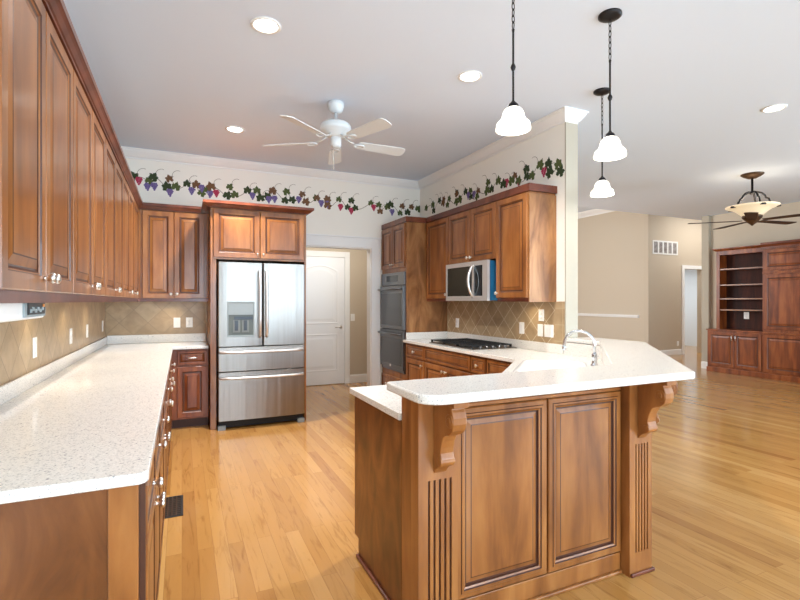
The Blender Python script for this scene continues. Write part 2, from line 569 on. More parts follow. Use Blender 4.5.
# hall door casing and door
hx0, hx1, hz = 1.60, 2.42, 2.06
b = B().box(hx1, 7.445, 0, hx1+0.085, 7.4695, hz+0.09).box(hx0-0.085, 7.445, 0, hx0, 7.4695, hz+0.09).box(hx0, 7.445, hz, hx1, 7.4695, hz+0.09)
struct('trim_6', b, 'white', 'white casing around the hall door', bevel=0.004)
d1 = struct('door_1', B().box(hx0+0.004, 7.452, 0.012, hx1-0.004, 7.469, hz-0.003), 'door', 'white two-panel arched hall door')


def arched(x0, z0, w, h, rise):
    def f(i):
        n = 12
        pts = [(x0+i, z0+i), (x0+w-i, z0+i)]
        hw = w/2-i
        for k in range(n+1):
            s = 1-2*k/n
            pts.append((x0+w/2+hw*s, z0+h-i-rise*s*s))
        return pts
    return f


ST = [(0, 7.4525), (0, 7.4505), (0.006, 7.4475), (0.016, 7.4475), (0.026, 7.4515), (0.055, 7.4515), (0.085, 7.4485)]
b = B()
b.rings(arched(hx0+0.115, 0.98, 0.59, 0.95, 0.09), ST, 0)
b.rings(rect(hx0+0.115, 0.22, 0.59, 0.60), ST, 0)
b.build('door_panel', 'door', d1)
b = B().lathe([(0.028, 0), (0.028, -0.008), (0.012, -0.012), (0.011, -0.05)], (hx1-0.07, 7.452, 0.93), 16, axis='y')
b.tube([(hx1-0.07, 7.402, 0.93), (hx1-0.10, 7.400, 0.933), (hx1-0.175, 7.405, 0.925)], [0.011, 0.010, 0.007], 10)
b.build('door_handle', 'nickel', d1)['label'] = 'brushed nickel lever handle'
# baseboards
BB = [(0, 0), (0.016, 0), (0.016, 0.115), (0.008, 0.135), (0, 0.135)]
struct('baseboard_hall', B().sweep([(hx1+0.086, 7.4695), (3.279, 7.4695), (3.279, BACK+0.141)], BB, 1), 'white')
struct('baseboard_passage', B().sweep([(10.4, 7.9995), (DX0-0.1, 7.9995)], BB, 1), 'white')
struct('baseboard_living', B().sweep([(9.5195, 6.1905), (9.5195, 6.0495), (9.60, 6.0495), (9.5995, 5.93)], BB, 1), 'white', 'white baseboard block at the living room wall end')
struct('baseboard_far_room', B().sweep([(10.43, 10.1995), (13.9, 10.1995)], BB, 1), 'white')
struct('baseboard_rear', B().sweep([(LWALL+0.001, 1.4), (LWALL+0.001, REAR_Y+0.001), (9.59, REAR_Y+0.001), (9.59, 3.5)], BB, -1), 'white')
# casing of the far doorway
b = B().box(DX0-0.09, 7.975, 0, DX0, 7.9995, DZ+0.09).box(DX1, 7.975, 0, DX1+0.09, 7.9995, DZ+0.09).box(DX0, 7.975, DZ, DX1, 7.9995, DZ+0.09)
struct('trim_7', b, 'white', 'white casing of the far doorway')

# tile backsplashes (part of the walls)
struct('wall_tile_left', B().box(LWALL+0.0002, 1.45, 0.87, LWALL+0.010, BACK-0.011, 1.379), 'tile_left', 'tan diagonal tile backsplash on the left wall')
struct('wall_tile_back', B().box(LWALL+0.011, BACK-0.010, 0.87, 0.258, BACK-0.0002, 1.379), 'tile_xz', 'tan diagonal tile backsplash on the back wall')
struct('wall_tile_right', B().box(RW-0.010, 3.37, 0.87, RW-0.0002, 5.308, 1.379), 'tile_yz', 'tan diagonal tile backsplash behind the cooktop')
struct('wall_tile_end', B().box(RW-0.010, 3.252, 0.87, RW-0.0002, 3.37, 1.345), 'tile_sq', 'straight tile border at the end of the wall')

# ================================================================== CABINETS
STEPS = [(0, 0), (0, -0.016), (0.004, -0.020), (0.050, -0.020), (0.054, -0.016), (0.058, -0.0125), (0.064, -0.0105), (0.070, -0.0105), (0.097, -0.0175), (0.101, -0.0185)]
BANDS = [0, 0, 0, 1, 0, 1, 1, 0, 1]
DSTEPS = [(0, 0), (0, -0.016), (0.004, -0.020), (0.024, -0.020), (0.027, -0.016), (0.030, -0.012), (0.034, -0.0105), (0.046, -0.0165), (0.049, -0.0175)]
DBANDS = [0, 0, 0, 1, 0, 1, 0, 1]


def front(name, parent, x0, z0, w, h, wd='maple', drawer=False, steps=None, bands=None):
    b = B()
    if drawer or min(w, h) < 0.215:
        b.rings(rect(0, 0, w, h), steps or DSTEPS, bands or DBANDS)
    else:
        b.rings(rect(0, 0, w, h), steps or STEPS, bands or BANDS)
    o = b.build(name, [wd, 'glaze'], parent, (x0, -0.0005, z0))
    return o


def knob(parent, x, z, r=0.0175):
    b = B().lathe([(0.008, 0.0005), (0.006, -0.006), (0.0055, -0.014), (r*0.75, -0.018), (r, -0.024), (r*0.92, -0.030), (r*0.55, -0.034), (0, -0.035)], (0, 0, 0), 14, axis='y')
    return b.build('knob', 'nickel', parent, (x, -0.0200, z))


def upper_unit(name, label, group, loc, rz, w, h, depth, doors, wd='maple', rail=True, zlo=0.0, zhi=0.012, ends='maple'):
    """doors: list of (x0, x1, knob side 'l'/'r'/None)"""
    root = thing(name, label, 'cabinet', loc, rz, group)
    B().box(0, 0, 0, w, depth, h).build('body', wd, root, bevel=0.002)
    for x0, x1, ks in doors:
        d = front('door', root, x0, zlo, x1-x0, h-zhi-zlo, wd)
        if ks:
            knob(d, 0.028 if ks == 'l' else x1-x0-0.028, 0.045)
    if rail:
        b = B().box(0, 0, -0.036, w, 0.018, -0.0005)
        b.build('light_rail', 'crown_wood', root)
    return root


def base_unit(name, label, group, loc, rz, w, depth, cols, wd='maple', ztop=0.842, split=0.665, false=()):
    """cols: list of (x0, x1, kind, knob side)"""
    root = thing(name, label, 'cabinet', loc, rz, group)
    b = B().box(0, 0, 0.10, w, depth, ztop)
    b.build('body', wd, root, bevel=0.002)
    B().box(0, 0.07, 0, w, depth, 0.0995).build('toe_kick', 'kick', root)
    for x0, x1, kind, ks in cols:
        ww = x1-x0
        if 'D' in kind:
            d = front('drawer', root, x0, split+0.01, ww, ztop-split-0.03, wd, True)
            if 'k' in kind:
                knob(d, ww/2, (ztop-split-0.03)/2)
        if 'd' in kind:
            d = front('door', root, x0, 0.12, ww, split-0.01-0.12, wd)
            if ks:
                knob(d, 0.028 if ks == 'l' else ww-0.028, split-0.13-0.05)
    return root


R90 = PI/2
# ---- left wall uppers
FX = -0.43
names = ['nearest two-door wall cabinet of the left run, above the under-cabinet radio',
         'second two-door wall cabinet from the near end of the left wall run',
         'third two-door wall cabinet from the near end of the left wall run',
         'fourth two-door wall cabinet of the left wall run, nearest the corner']
for i in range(4):
    y0 = (1.49, 2.36, 3.28, 4.20)[i]
    w_ = 0.87 if i == 0 else 0.92
    upper_unit('wall_cabinet', names[i], 'wall cabinets along the left wall', (FX, y0, 1.38), R90, w_-0.0005, 0.95, 0.344,
               [(0.003, w_/2-0.003, 'r'), (w_/2+0.003, w_-0.0035, 'l')])
u = upper_unit('corner_wall_cabinet', 'narrow corner wall cabinet where the left run meets the back wall', None, (FX, 5.12, 1.38), R90, 0.978, 0.95, 0.344,
               [(0.01, 0.50, 'l')])
# ---- back wall uppers
upper_unit('wall_cabinet', 'two-door wall cabinet on the back wall left of the refrigerator', None, (FX+0.001, 5.77, 1.38), 0, 0.698, 0.95, 0.318,
           [(0.045, 0.345, 'r'), (0.352, 0.655, 'l')])
CROWN = [(-0.012, 2.3305), (0.023, 2.3305), (0.026, 2.338), (0.036, 2.341), (0.055, 2.359), (0.066, 2.366), (0.074, 2.369), (0.074, 2.396), (-0.012, 2.396)]
CROWN2 = [(o if o < 0.024 else 0.023+(o-0.023)*0.62, z) for o, z in CROWN]
tag(B().sweep([(-0.774, 1.49), (FX, 1.49), (FX, 5.77), (0.195, 5.77)], CROWN2, 1).build('cabinet_crown', 'crown_wood'),
    'dark red crown moulding along the top of the left and back wall cabinets', 'moulding')
# ---- refrigerator surround
r = thing('refrigerator_cabinet', 'tall wooden surround with two short doors over the refrigerator', 'cabinet', (0.270, 5.35, 0))
B().box(0.022, 0, 1.79, 0.988, 0.748, 2.33).build('body', 'maple', r, bevel=0.002)
B().box(0, 0, 0, 0.0215, 0.748, 2.33).box(0.0215, 0, 0, 0.058, 0.02, 1.7895).build('side_panel', 'maple', r, bevel=0.002)
B().box(0.9885, 0, 0, 1.01, 0.748, 2.33).build('side_panel', 'maple', r, bevel=0.002)
for x0, x1, ks in ((0.03, 0.497, 'r'), (0.507, 0.98, 'l')):
    d = front('door', r, x0, 1.81, x1-x0, 0.508)
    knob(d, 0.026 if ks == 'l' else x1-x0-0.026, 0.045, 0.012)
tag(B().sweep([(0.27, 6.09), (0.27, 5.35), (1.28, 5.35), (1.28, 6.09)], CROWN, 1).build('cabinet_crown', 'crown_wood'),
    'dark red crown moulding on top of the cabinet over the refrigerator', 'moulding')
# ---- left base run
BX = -0.11
bl = ['first base cabinet at the near end of the left counter, with a figured end panel',
      'second base cabinet of the left run, between the near end and the floor vent',
      'third base cabinet of the left run, beside the floor vent',
      'fourth base cabinet of the left run, next to the inside corner']
for i in range(4):
    y0 = 1.535+0.92*i
    u = base_unit('base_cabinet', bl[i], 'base cabinets along the left wall', (BX, y0, 0), R90, 0.9195, 0.66,
                  [(0.006, 0.456, 'Dkd', 'r'), (0.463, 0.913, 'Dkd', 'l')])
    if i == 0:
        B().box(-0.018, 0.075, 0, -0.0005, 0.66, 0.842).build('end_panel', 'end', u)['label'] = 'dark figured end panel'
        B().box(-0.024, 0.0, 0, -0.0005, 0.0745, 0.842).build('corner_stile', 'maple', u, bevel=0.003)
        B().box(-0.014, -0.016, 0.10, 0.0045, -0.0005, 0.836).build('edge_strip', 'glaze', u)
u = base_unit('base_cabinet', 'blind base cabinet filling the left back corner under the counter', None, (BX, 5.216, 0), R90, 0.882, 0.66, [])
u = base_unit('base_cabinet', 'small base cabinet, its shade painted in red-brown, with one drawer and one door left of the refrigerator', None, (-0.109, 5.52, 0), 0, 0.367, 0.578,
              [(0.062, 0.352, 'Dd', None)], wd='cherry')  # red cherry paints in the shade on this cabinet
for ch in u.children:
    if ch.name.startswith('drawer'):
        b = B().tube([(0.10, -0.018, 0.073), (0.10, -0.036, 0.073), (0.115, -0.042, 0.073), (0.175, -0.042, 0.073), (0.19, -0.036, 0.073), (0.19, -0.018, 0.073)], 0.005, 8)
        b.build('handle', 'nickel', ch)

# ---- oven tower
TX = 2.52
tw = thing('oven_cabinet', 'tall oven cabinet of maple with two small doors above a double oven', 'cabinet', (TX, 6.09, 0), -R90)
TW, TD = 0.78, 0.588
B().box(0, 0, 0.0, 0.02, TD, 2.33).build('side_panel', 'panel', tw)
B().box(TW-0.02, 0, 0.0, TW, TD, 2.33).build('side_panel', 'panel', tw)['label'] = 'wide figured maple side'
B().box(0.0205, 0, 1.72, TW-0.0205, TD, 2.33).build('upper_body', 'maple', tw)
B().box(0.0205, 0.0, 0.10, TW-0.0205, TD, 0.44).build('lower_body', 'maple', tw)
B().box(0.0205, 0.07, 0, TW-0.0205, TD, 0.0995).build('toe_kick', 'kick', tw)
for x0, x1, ks in ((0.02, 0.385, 'r'), (0.393, 0.76, 'l')):
    d = front('door', tw, x0, 1.775, x1-x0, 0.543)
    knob(d, 0.026 if ks == 'l' else x1-x0-0.026, 0.045, 0.012)
d = front('drawer', tw, 0.02, 0.13, 0.74, 0.235, drawer=True)
knob(d, 0.2, 0.12); knob(d, 0.54, 0.12)
# ---- right wall uppers
RX = 2.80
upper_unit('corner_wall_cabinet', 'single-door wall cabinet between the oven tower and the microwave', None, (RX, 5.306, 1.38), -R90, 0.566, 0.95, 0.309,
           [(0.03, 0.563, 'r')])
upper_unit('microwave_cabinet', 'short two-door wall cabinet above the microwave', None, (RX, 4.738, 1.765), -R90, 0.906, 0.565, 0.309,
           [(0.003, 0.450, 'r'), (0.456, 0.903, 'l')], rail=False)
u = upper_unit('end_wall_cabinet', 'tall single-door wall cabinet at the end of the wall right of the microwave', None, (RX, 3.830, 1.38), -R90, 0.46, 0.95, 0.309,
               [(0.004, 0.456, 'l')])
B().box(0.4605, 0, -0.038, 0.472, 0.309, 0.93).build('end_panel', 'panel', u)['label'] = 'light figured maple end panel'
tag(B().sweep([(TX, 6.09), (TX, 5.31), (RX, 5.31), (RX, 3.358), (RW-0.001, 3.358)], CROWN, -1).build('cabinet_crown', 'crown_wood'),
    'dark red crown moulding along the oven tower and right wall cabinets', 'moulding')
# ---- right wall bases
upx = 5.306
for lab, w, cols in (('drawer and door base cabinet directly beside the oven tower', 0.5, [(0.02, 0.49, 'Dkd', 'r')]),
                     ('wide two-door base cabinet below the gas cooktop', 0.955, [(0.01, 0.945, 'D', None), (0.01, 0.474, 'd', 'r'), (0.481, 0.945, 'd', 'l')]),
                     ('narrow base cabinet with a knobbed drawer right of the cooktop', 0.26, [(0.01, 0.25, 'Dkd', None)]),
                     ('base cabinet at the bend of the counter toward the sink', 0.46, [(0.01, 0.45, 'Dd', 'l')])):
    base_unit('base_cabinet', lab, 'base cabinets along the right wall', (2.52, upx, 0), -R90, w-0.0005, 0.588, cols)
    upx -= w

# ================================================================== COUNTERS
CT, CB = 0.875, 0.843


def rounded(poly, radii, n=6):
    out = []
    m_ = len(poly)
    for i, (p, r) in enumerate(zip(poly, radii)):
        p = Vector(p)
        if r <= 0:
            out.append(tuple(p)); continue
        a = (Vector(poly[i-1])-p).normalized()
        c = (Vector(poly[(i+1) % m_])-p).normalized()
        ang = a.angle(c)
        d = r/math.tan(ang/2)
        ctr = p+(a+c).normalized()*(r/math.sin(ang/2))
        s0, s1 = p+a*d-ctr, p+c*d-ctr
        a0 = math.atan2(s0.y, s0.x); a1 = math.atan2(s1.y, s1.x)
        da = (a1-a0+PI) % (2*PI)-PI
        for k in range(n+1):
            q = a0+da*k/n
            out.append((ctr.x+r*math.cos(q), ctr.y+r*math.sin(q)))
    return out


ct = thing('left_countertop', 'long speckled off-white countertop along the left wall', 'countertop', (LWALL, 1.49, CB))
pl = [(LWALL+0.0105, 1.49), (-0.085, 1.49), (-0.085, 5.47), (0.257, 5.47), (0.257, BACK-0.0105), (LWALL+0.0105, BACK-0.0105)]
pl = rounded(pl, [0, 0.03, 0, 0, 0, 0])
B().prism([(x-LWALL, y-1.49) for x, y in pl], 0, CT-CB).build('slab', 'counter', ct, bevel=0.005, seg=3)
b = B().box(0.0105, 0.0, CT-CB+0.0002, 0.028, 4.59, CT-CB+0.085)
b.box(0.0285, 4.582, CT-CB+0.0002, 1.031, 4.5995, CT-CB+0.095)
b.build('splash_strip', 'counter', ct, bevel=0.004)

rc = thing('right_countertop', 'speckled off-white countertop running under the cooktop and around to the peninsula', 'countertop', (2.4, 2.5, CB))
pl = [(RW-0.0105, 5.305), (2.47, 5.305), (2.47, 3.13), (1.83, 2.49), (0.835, 2.49), (0.835, 1.835), (2.115, 1.835), (3.0995, 2.82)]
sl = B().prism([(x-2.4, y-2.5) for x, y in pl], 0, CT-CB).build('slab', 'counter', rc)
# sink cut-out, turned 45 degrees
SC = Vector((2.365, 2.60))
SW, SD = 0.74, 0.42


def sinkloop(w, d, r, z, n=6):
    pts = rounded([(-w/2, -d/2), (w/2, -d/2), (w/2, d/2), (-w/2, d/2)], [r]*4, n)
    c_, s_ = math.cos(PI/4), math.sin(PI/4)
    return [(SC.x-2.4+x*c_-y*s_, SC.y-2.5+x*s_+y*c_, z) for x, y in pts]


cut = B().loft([sinkloop(SW, SD, 0.06, -0.1), sinkloop(SW, SD, 0.06, 0.1)]).build('cutter', 'counter', rc)
bo = sl.modifiers.new('cut', 'BOOLEAN')
bo.object = cut
bo.operation = 'DIFFERENCE'
bo.solver = 'EXACT'
bpy.context.view_layer.update()
dg = bpy.context.evaluated_depsgraph_get()
me2 = bpy.data.meshes.new_from_object(sl.evaluated_get(dg))
sl.modifiers.clear()
sl.data = me2
bpy.data.objects.remove(cut)
bv = sl.modifiers.new('bevel', 'BEVEL'); bv.width = 0.005; bv.segments = 3; bv.limit_method = 'ANGLE'
b = B().box(0.682, 0.75, CT-CB+0.0002, 0.699, 2.785, CT-CB+0.085).box(0.11, 2.788, CT-CB+0.0002, 0.699, 2.805, CT-CB+0.085)
b.build('splash_strip', 'counter', rc, bevel=0.003)
b = B().prism([(x-2.4, y-2.5) for x, y in ((2.1015, 1.8355), (3.0875, 2.8215), (3.0875, 3.245), (3.0995, 3.245), (3.0995, 2.8195), (2.1155, 1.8355))], CT-CB+0.0002, CT-CB+0.109)
b.build('riser', 'counter', rc)
sk = thing('kitchen_sink', 'white sink set diagonally in the counter behind the raised bar', 'sink', (2.4, 2.5, CB))
z0 = CT-CB
b = B().loft([sinkloop(SW+0.05, SD+0.05, 0.08, z0+0.0005), sinkloop(SW+0.045, SD+0.045, 0.08, z0+0.010), sinkloop(SW-0.02, SD-0.02, 0.06, z0+0.011), sinkloop(SW-0.035, SD-0.035, 0.055, z0), sinkloop(SW-0.06, SD-0.06, 0.05, -0.15), sinkloop(SW-0.14, SD-0.14, 0.04, -0.17),
              ], 0, True, False, True, True)
b.build('basin', 'sink', sk, norm=False)
b = B().lathe([(0.04, -0.169), (0.04, -0.1685), (0.03, -0.1675), (0, -0.168)], (SC.x-2.4, SC.y-2.5, 0), 20)
b.build('drain', 'nickel', sk)

# faucet
fx, fy = 2.735, 2.565
f = thing('kitchen_faucet', 'chrome gooseneck faucet behind the sink at the raised bar', 'faucet', (fx, fy, CT))
B().lathe([(0.030, 0.0005), (0.030, 0.008), (0.020, 0.018), (0.017, 0.05), (0.019, 0.055), (0.019, 0.085), (0.013, 0.095)], (0, 0, 0), 20).build('base', 'chrome', f)
dx, dy = -0.7071, 0.7071
pts = [(0, 0, 0.09), (0, 0, 0.15)]
for k in range(1, 13):
    a = PI*k/12
    q = 0.105*(1-math.cos(a))
    pts.append((dx*q, dy*q, 0.15+0.105*math.sin(a)))
pts.append((dx*0.21, dy*0.21, 0.135))
B().tube(pts, 0.0105, 12).build('spout', 'chrome', f)
B().lathe([(0.012, 0), (0.015, -0.004), (0.016, -0.03), (0.012, -0.034)], (dx*0.21, dy*0.21, 0.142), 14).build('spout_head', 'chrome', f)
B().tube([(0.012, 0.012, 0.07), (0.03, 0.03, 0.075), (0.045, 0.045, 0.11), (0.05, 0.05, 0.145)], [0.011, 0.009, 0.007, 0.006], 10).build('handle', 'chrome', f)

# ================================================================== PENINSULA
PX, PY = 0.845, 1.71
pn = thing('kitchen_peninsula', 'maple peninsula with two raised panels and fluted pilasters carrying the bar', 'peninsula', (PX, PY, 0))


def P2(pts): return [(x-PX, y-PY) for x, y in pts]


b = B().prism(P2([(PX, 1.71), (2.185, 1.71), (3.248, 2.773), (3.248, 3.2485), (3.112, 3.2485), (3.112, 2.822), (2.12, 1.83), (PX, 1.83)]), 0, 0.9845)
b.build('bar_wall', 'maple', pn, bevel=0.002)
b = B().prism(P2([(PX+0.021, 1.8325), (2.112, 1.8325), (3.09, 2.81), (3.09, 3.125), (2.49, 3.125), (1.80, 2.43), (PX+0.021, 2.43)]), 0.10, 0.655)
b.box(PX+0.021-PX, 2.41-PY, 0.655, 1.79-PX, 2.43-PY, 0.842)
b.build('body', 'maple', pn)
B().prism(P2([(PX+0.021, 1.8325), (2.112, 1.8325), (3.09, 2.81), (3.09, 3.06), (2.51, 3.06), (1.83, 2.37), (PX+0.021, 2.37)]), 0, 0.0995).build('toe_kick', 'kick', pn)
b = B().box(0, 1.8305-PY, 0.10, 0.0205, 2.43-PY, 0.842).box(0, 1.8305-PY, 0, 0.0205, 2.37-PY, 0.0999)
b.build('side_panel', 'end', pn)['label'] = 'dark brown side panel under the lower counter'
b = B().box(-0.014, 1.755-PY, 0, -0.0005, 2.375-PY, 0.02)
b.build('shoe_moulding', 'crown_wood', pn, bevel=0.004)
PST = [(0, 0), (0, -0.014), (0.004, -0.018), (0.022, -0.018), (0.025, -0.021), (0.034, -0.021), (0.038, -0.016), (0.045, -0.013), (0.049, -0.004), (0.055, -0.004), (0.074, -0.010), (0.078, -0.011)]
PBD = [0, 0, 0, 1, 0, 1, 0, 1, 1, 0, 1]
for x0, x1 in ((1.032, 1.512), (1.522, 1.982)):
    b = B()
    b.rings(rect(x0-PX, 0.108, x1-x0, 0.795), PST, PBD)
    b.build('raised_panel', ['maple', 'glaze'], pn, (0, -0.0005, 0))
b = B().box(1.012-PX, -0.016, 0.906, 1.984-PX, -0.0005, 0.922)
b.build('top_rail', 'maple', pn, bevel=0.003)
B().box(1.012-PX, -0.012, 0.0, 1.984-PX, -0.0005, 0.10).build('base_board', 'maple', pn, bevel=0.003)
b = B().box(1.012-PX, -0.028, 0.0, 1.984-PX, -0.0125, 0.018)
b.build('shoe_moulding', 'maple', pn, bevel=0.006)

CPROF = [(0, 0.984), (0.186, 0.984), (0.188, 0.968), (0.174, 0.958), (0.164, 0.952), (0.172, 0.940), (0.182, 0.918), (0.182, 0.895), (0.174, 0.872), (0.150, 0.856), (0.140, 0.850),
         (0.118, 0.846), (0.098, 0.836), (0.080, 0.812), (0.070, 0.786), (0.066, 0.765), (0.074, 0.748), (0.078, 0.732), (0.070, 0.716), (0.052, 0.708), (0.034, 0.702), (0.016, 0.690), (0, 0.672)]


def corbel(parent, cx, loc, rz=0.0):
    b = B()
    hw = 0.029
    kd = 0.82
    b.loft([[(cx-hw, -d*kd, z) for d, z in CPROF], [(cx+hw, -d*kd, z) for d, z in CPROF]], 0, True, True, True)
    b.box(cx-hw-0.004, -0.160, 0.958, cx+hw+0.004, -0.0005, 0.9839)
    b.lathe([(0.026, -hw-0.003), (0.026, hw+0.003)], (cx, -0.121, 0.905), 24, axis='x', smooth=False)
    b.lathe([(0.013, -hw-0.006), (0.013, hw+0.006)], (cx, -0.121, 0.905), 20, axis='x', smooth=False)
    b.lathe([(0.018, -hw-0.003), (0.018, hw+0.003)], (cx, -0.047, 0.732), 20, axis='x', smooth=False)
    return b.build('corbel', 'maple', parent, loc, rz, bevel=0.003)


def pilaster(x0, x1):
    w = x1-x0
    b = B()
    b.box(0, 0, 0, w, 0.0645, 0.112).box(0, 0, 0.645, w, 0.0645, 0.984)
    m0, m1 = 0.034, w-0.022
    nf = 5
    pitch = (m1-m0)/nf
    b.box(0, 0.014, 0.1121, w, 0.0645, 0.6449)
    b.box(m0, 0.009, 0.1121, w-0.012, 0.0139, 0.6449, 1)
    xs = 0
    for k in range(nf):
        xe = m0+pitch*k+pitch*0.30
        b.box(xs, 0, 0.1121, xe, 0.0089, 0.6449)
        if k == 0: b.box(0, 0.0089, 0.1121, m0-0.0005, 0.0139, 0.6449)
        xs = m0+pitch*k+pitch*0.72
    b.box(xs, 0, 0.1121, w-0.0115, 0.0089, 0.6449)
    b.box(w-0.0115, 0, 0.1121, w, 0.0139, 0.6449)
    p = b.build('pilaster', ['maple', 'glaze'], pn, (x0-PX, 1.645-PY, 0))
    b = B().box(0.004, -0.012, 0, w+0.010, -0.0005, 0.018).box(w+0.0005, -0.0005, 0, w+0.010, 0.06, 0.018)
    b.build('foot_moulding', 'crown_wood', p, bevel=0.004)
    corbel(p, (m0+m1)/2, (0, -0.0005, 0))
    return p


pilaster(0.832, 1.010)
pilaster(1.986, 2.142)
corbel(pn, 0, (2.225-PX+0.0005, 1.750-PY-0.0005, 0), PI/4)

pl = [(0.757, 1.80), (0.757, 1.446), (2.18, 1.446), (3.40, 2.666), (3.40, 3.245), (3.105, 3.245), (3.105, 2.862), (2.043, 1.80)]
pl = rounded(pl, [0.02, 0.085, 0.035, 0.06, 0, 0, 0, 0.03])
br_ = thing('bar_countertop', 'raised speckled white bar top wrapping around the peninsula', 'countertop', (PX, PY, 0.985))
B().prism([(x-PX, y-PY) for x, y in pl], 0, 0.035).build('slab', 'counter', br_, bevel=0.008, seg=3)

# ================================================================== APPLIANCES
def bowed(b, x0, x1, z0, z1, yb, yf, bulge, mi=0, n=10, r=0.006):
    top = []
    for k in range(n+1):
        s = -1+2*k/n
        top.append((x0+(x1-x0)*k/n, yf-bulge*(1-s*s)))
    top[0] = (x0, yf+r); top[-1] = (x1, yf+r)
    top.insert(1, (x0+r, yf-bulge*0.03)); top.insert(-1, (x1-r, yf-bulge*0.03))
    pts = top+[(x1, yb), (x0, yb)]
    b.loft([[(x, y, z0) for x, y in pts], [(x, y, z1) for x, y in pts]], mi)
    return b


fr = thing('refrigerator', 'stainless steel french door refrigerator with water dispenser and two bottom drawers', 'refrigerator', (0.340, 5.27, 0))
W = 0.904
B().box(0.004, 0.072, 0.09, W-0.004, 0.72, 1.75).build('body', 'fridgeside', fr)
B().box(0.01, 0.05, 0.018, W-0.01, 0.10, 0.088).build('toe_grille', 'gasket', fr)
B().box(0.006, 0.052, 0.60, W-0.006, 0.0715, 1.745).build('gasket', 'gasket', fr)
for x0, x1 in ((0, 0.4475), (0.4565, W)):
    d = bowed(B(), x0, x1, 0.872, 1.757, 0.050, 0, 0.010).build('door', 'steel', fr, bevel=0.003)
    hx = 0.418 if x0 == 0 else 0.487
    b = B().tube([(hx, -0.012, 0.965), (hx, -0.052, 0.985), (hx, -0.062, 1.15), (hx, -0.064, 1.32), (hx, -0.062, 1.49), (hx, -0.052, 1.655), (hx, -0.012, 1.675)], [0.014]*7, 10, flat=0.75)
    b.build('handle', 'handle', d)
    if x0 == 0:
        w = B()
        X0, X1, Z0, Z1 = 0.088, 0.362, 0.972, 1.345
        w.box(X0, -0.022, Z0, X0+0.012, -0.004, Z1).box(X1-0.012, -0.022, Z0, X1, -0.004, Z1).box(X0+0.012, -0.022, Z1-0.012, X1-0.012, -0.004, Z1).box(X0+0.012, -0.026, Z0, X1-0.012, -0.004, Z0+0.018)
        q = w.build('dispenser', 'disp', d, bevel=0.002)
        B().box(X0+0.0125, -0.019, 1.205, X1-0.0125, -0.005, Z1-0.0125).build('control_panel', 'disp', q)
        B().box(X0+0.0125, -0.0125, Z0+0.0185, X1-0.0125, -0.005, 1.2045).build('cavity', 'dispdark', q)
        B().box(X0+0.07, -0.024, 1.155, X1-0.02, -0.0128, 1.185).build('spout_housing', 'paddle', q)
        for px in (0.145, 0.235):
            B().box(px, -0.022, 1.02, px+0.07, -0.0128, 1.15).build('paddle_plate', 'paddleplate', q)
            B().box(px+0.016, -0.027, 1.04, px+0.05, -0.0222, 1.146).build('paddle', 'paddle', q)
    else:
        B().box(0.70, -0.0045, 1.655, 0.775, 0.0025, 1.667).build('badge', 'plate', d)
for z0, z1, hz_ in ((0.612, 0.862, 0.815), (0.095, 0.602, 0.545)):
    d = bowed(B(), 0, W, z0, z1, 0.050, 0, 0.012).build('drawer', 'steel', fr, bevel=0.003)
    b = B()
    pts = [(0.025, 0.004, hz_), (0.03, -0.042, hz_)]
    for k in range(1, 10):
        s = -1+2*k/10
        pts.append((W/2+s*(W/2-0.03), -0.042-0.028*(1-s*s), hz_))
    pts += [(W-0.03, -0.042, hz_), (W-0.025, 0.004, hz_)]
    b.tube(pts, 0.017, 10, flat=0.8).build('handle', 'handle', d)
for x0 in (0.0, W-0.075):
    B().box(x0, 0.012, 0.0, x0+0.075, 0.085, 0.042).build('foot', 'disp', fr)

# double oven
ov = thing('double_wall_oven', 'black stainless double wall oven built into the tall maple cabinet', 'oven', (2.52, 6.066, 0), -R90)
OW = 0.732
B().box(0.004, 0.0, 0.445, OW-0.004, 0.50, 1.712).build('body', 'fridgeside', ov)
B().box(0, -0.022, 1.555, OW, -0.0005, 1.715).build('control_panel', 'ovensteel', ov, bevel=0.002)
B().box(0.18, -0.0235, 1.60, 0.55, -0.0222, 1.68).build('display', 'blackglass', ov)
B().box(0, -0.018, 0.445, OW, -0.0005, 0.475).build('vent_trim', 'ovensteel', ov)
for z0, z1 in ((0.985, 1.545), (0.482, 0.975)):
    d = B().box(0, -0.040, z0, OW, -0.0005, z1).build('door', 'ovensteel', ov, bevel=0.003)
    B().box(0.035, -0.0415, z0+0.05, OW-0.035, -0.0402, z1-0.10).build('window', 'ovenglass', d)
    b = B().tube([(0.04, -0.038, z1-0.045), (0.045, -0.085, z1-0.045), (OW/2, -0.092, z1-0.045), (OW-0.045, -0.085, z1-0.045), (OW-0.04, -0.038, z1-0.045)], 0.013, 10)
    b.build('handle', 'ovensteel', d)
    if z0 < 0.9:
        B().lathe([(0.016, 0), (0.016, -0.003), (0, -0.004)], (OW/2-0.02, -0.0402, z0+0.03), 16, axis='y').build('badge', 'plate', d)

# microwave
mw = thing('microwave_oven', 'stainless over-the-range microwave with black window and curved handle', 'microwave', (2.72, 4.690, 1.352), -R90)
MWW, MWH = 0.805, 0.405
B().box(0.004, 0.03, 0, MWW-0.004, 0.376, MWH-0.004).build('body', 'black', mw, bevel=0.003)
b = B().box(0, 0.0, 0.0, MWW, 0.0295, 0.05).box(0, 0, MWH-0.045, MWW, 0.0295, MWH).box(0, 0, 0.05, 0.03, 0.0295, MWH-0.045)
b.box(0.53, 0, 0.05, 0.57, 0.0295, MWH-0.045).box(MWW-0.085, 0, 0.05, MWW, 0.0295, MWH-0.045)
dr = b.build('door', 'handle', mw)
B().box(0.0305, 0.004, 0.0505, 0.5295, 0.028, MWH-0.0455).build('window', 'blackglass', dr)
B().box(0.5705, 0.003, 0.0505, MWW-0.0855, 0.028, MWH-0.0455).build('control_panel', 'blackglass', mw)
b = B()
pts = []
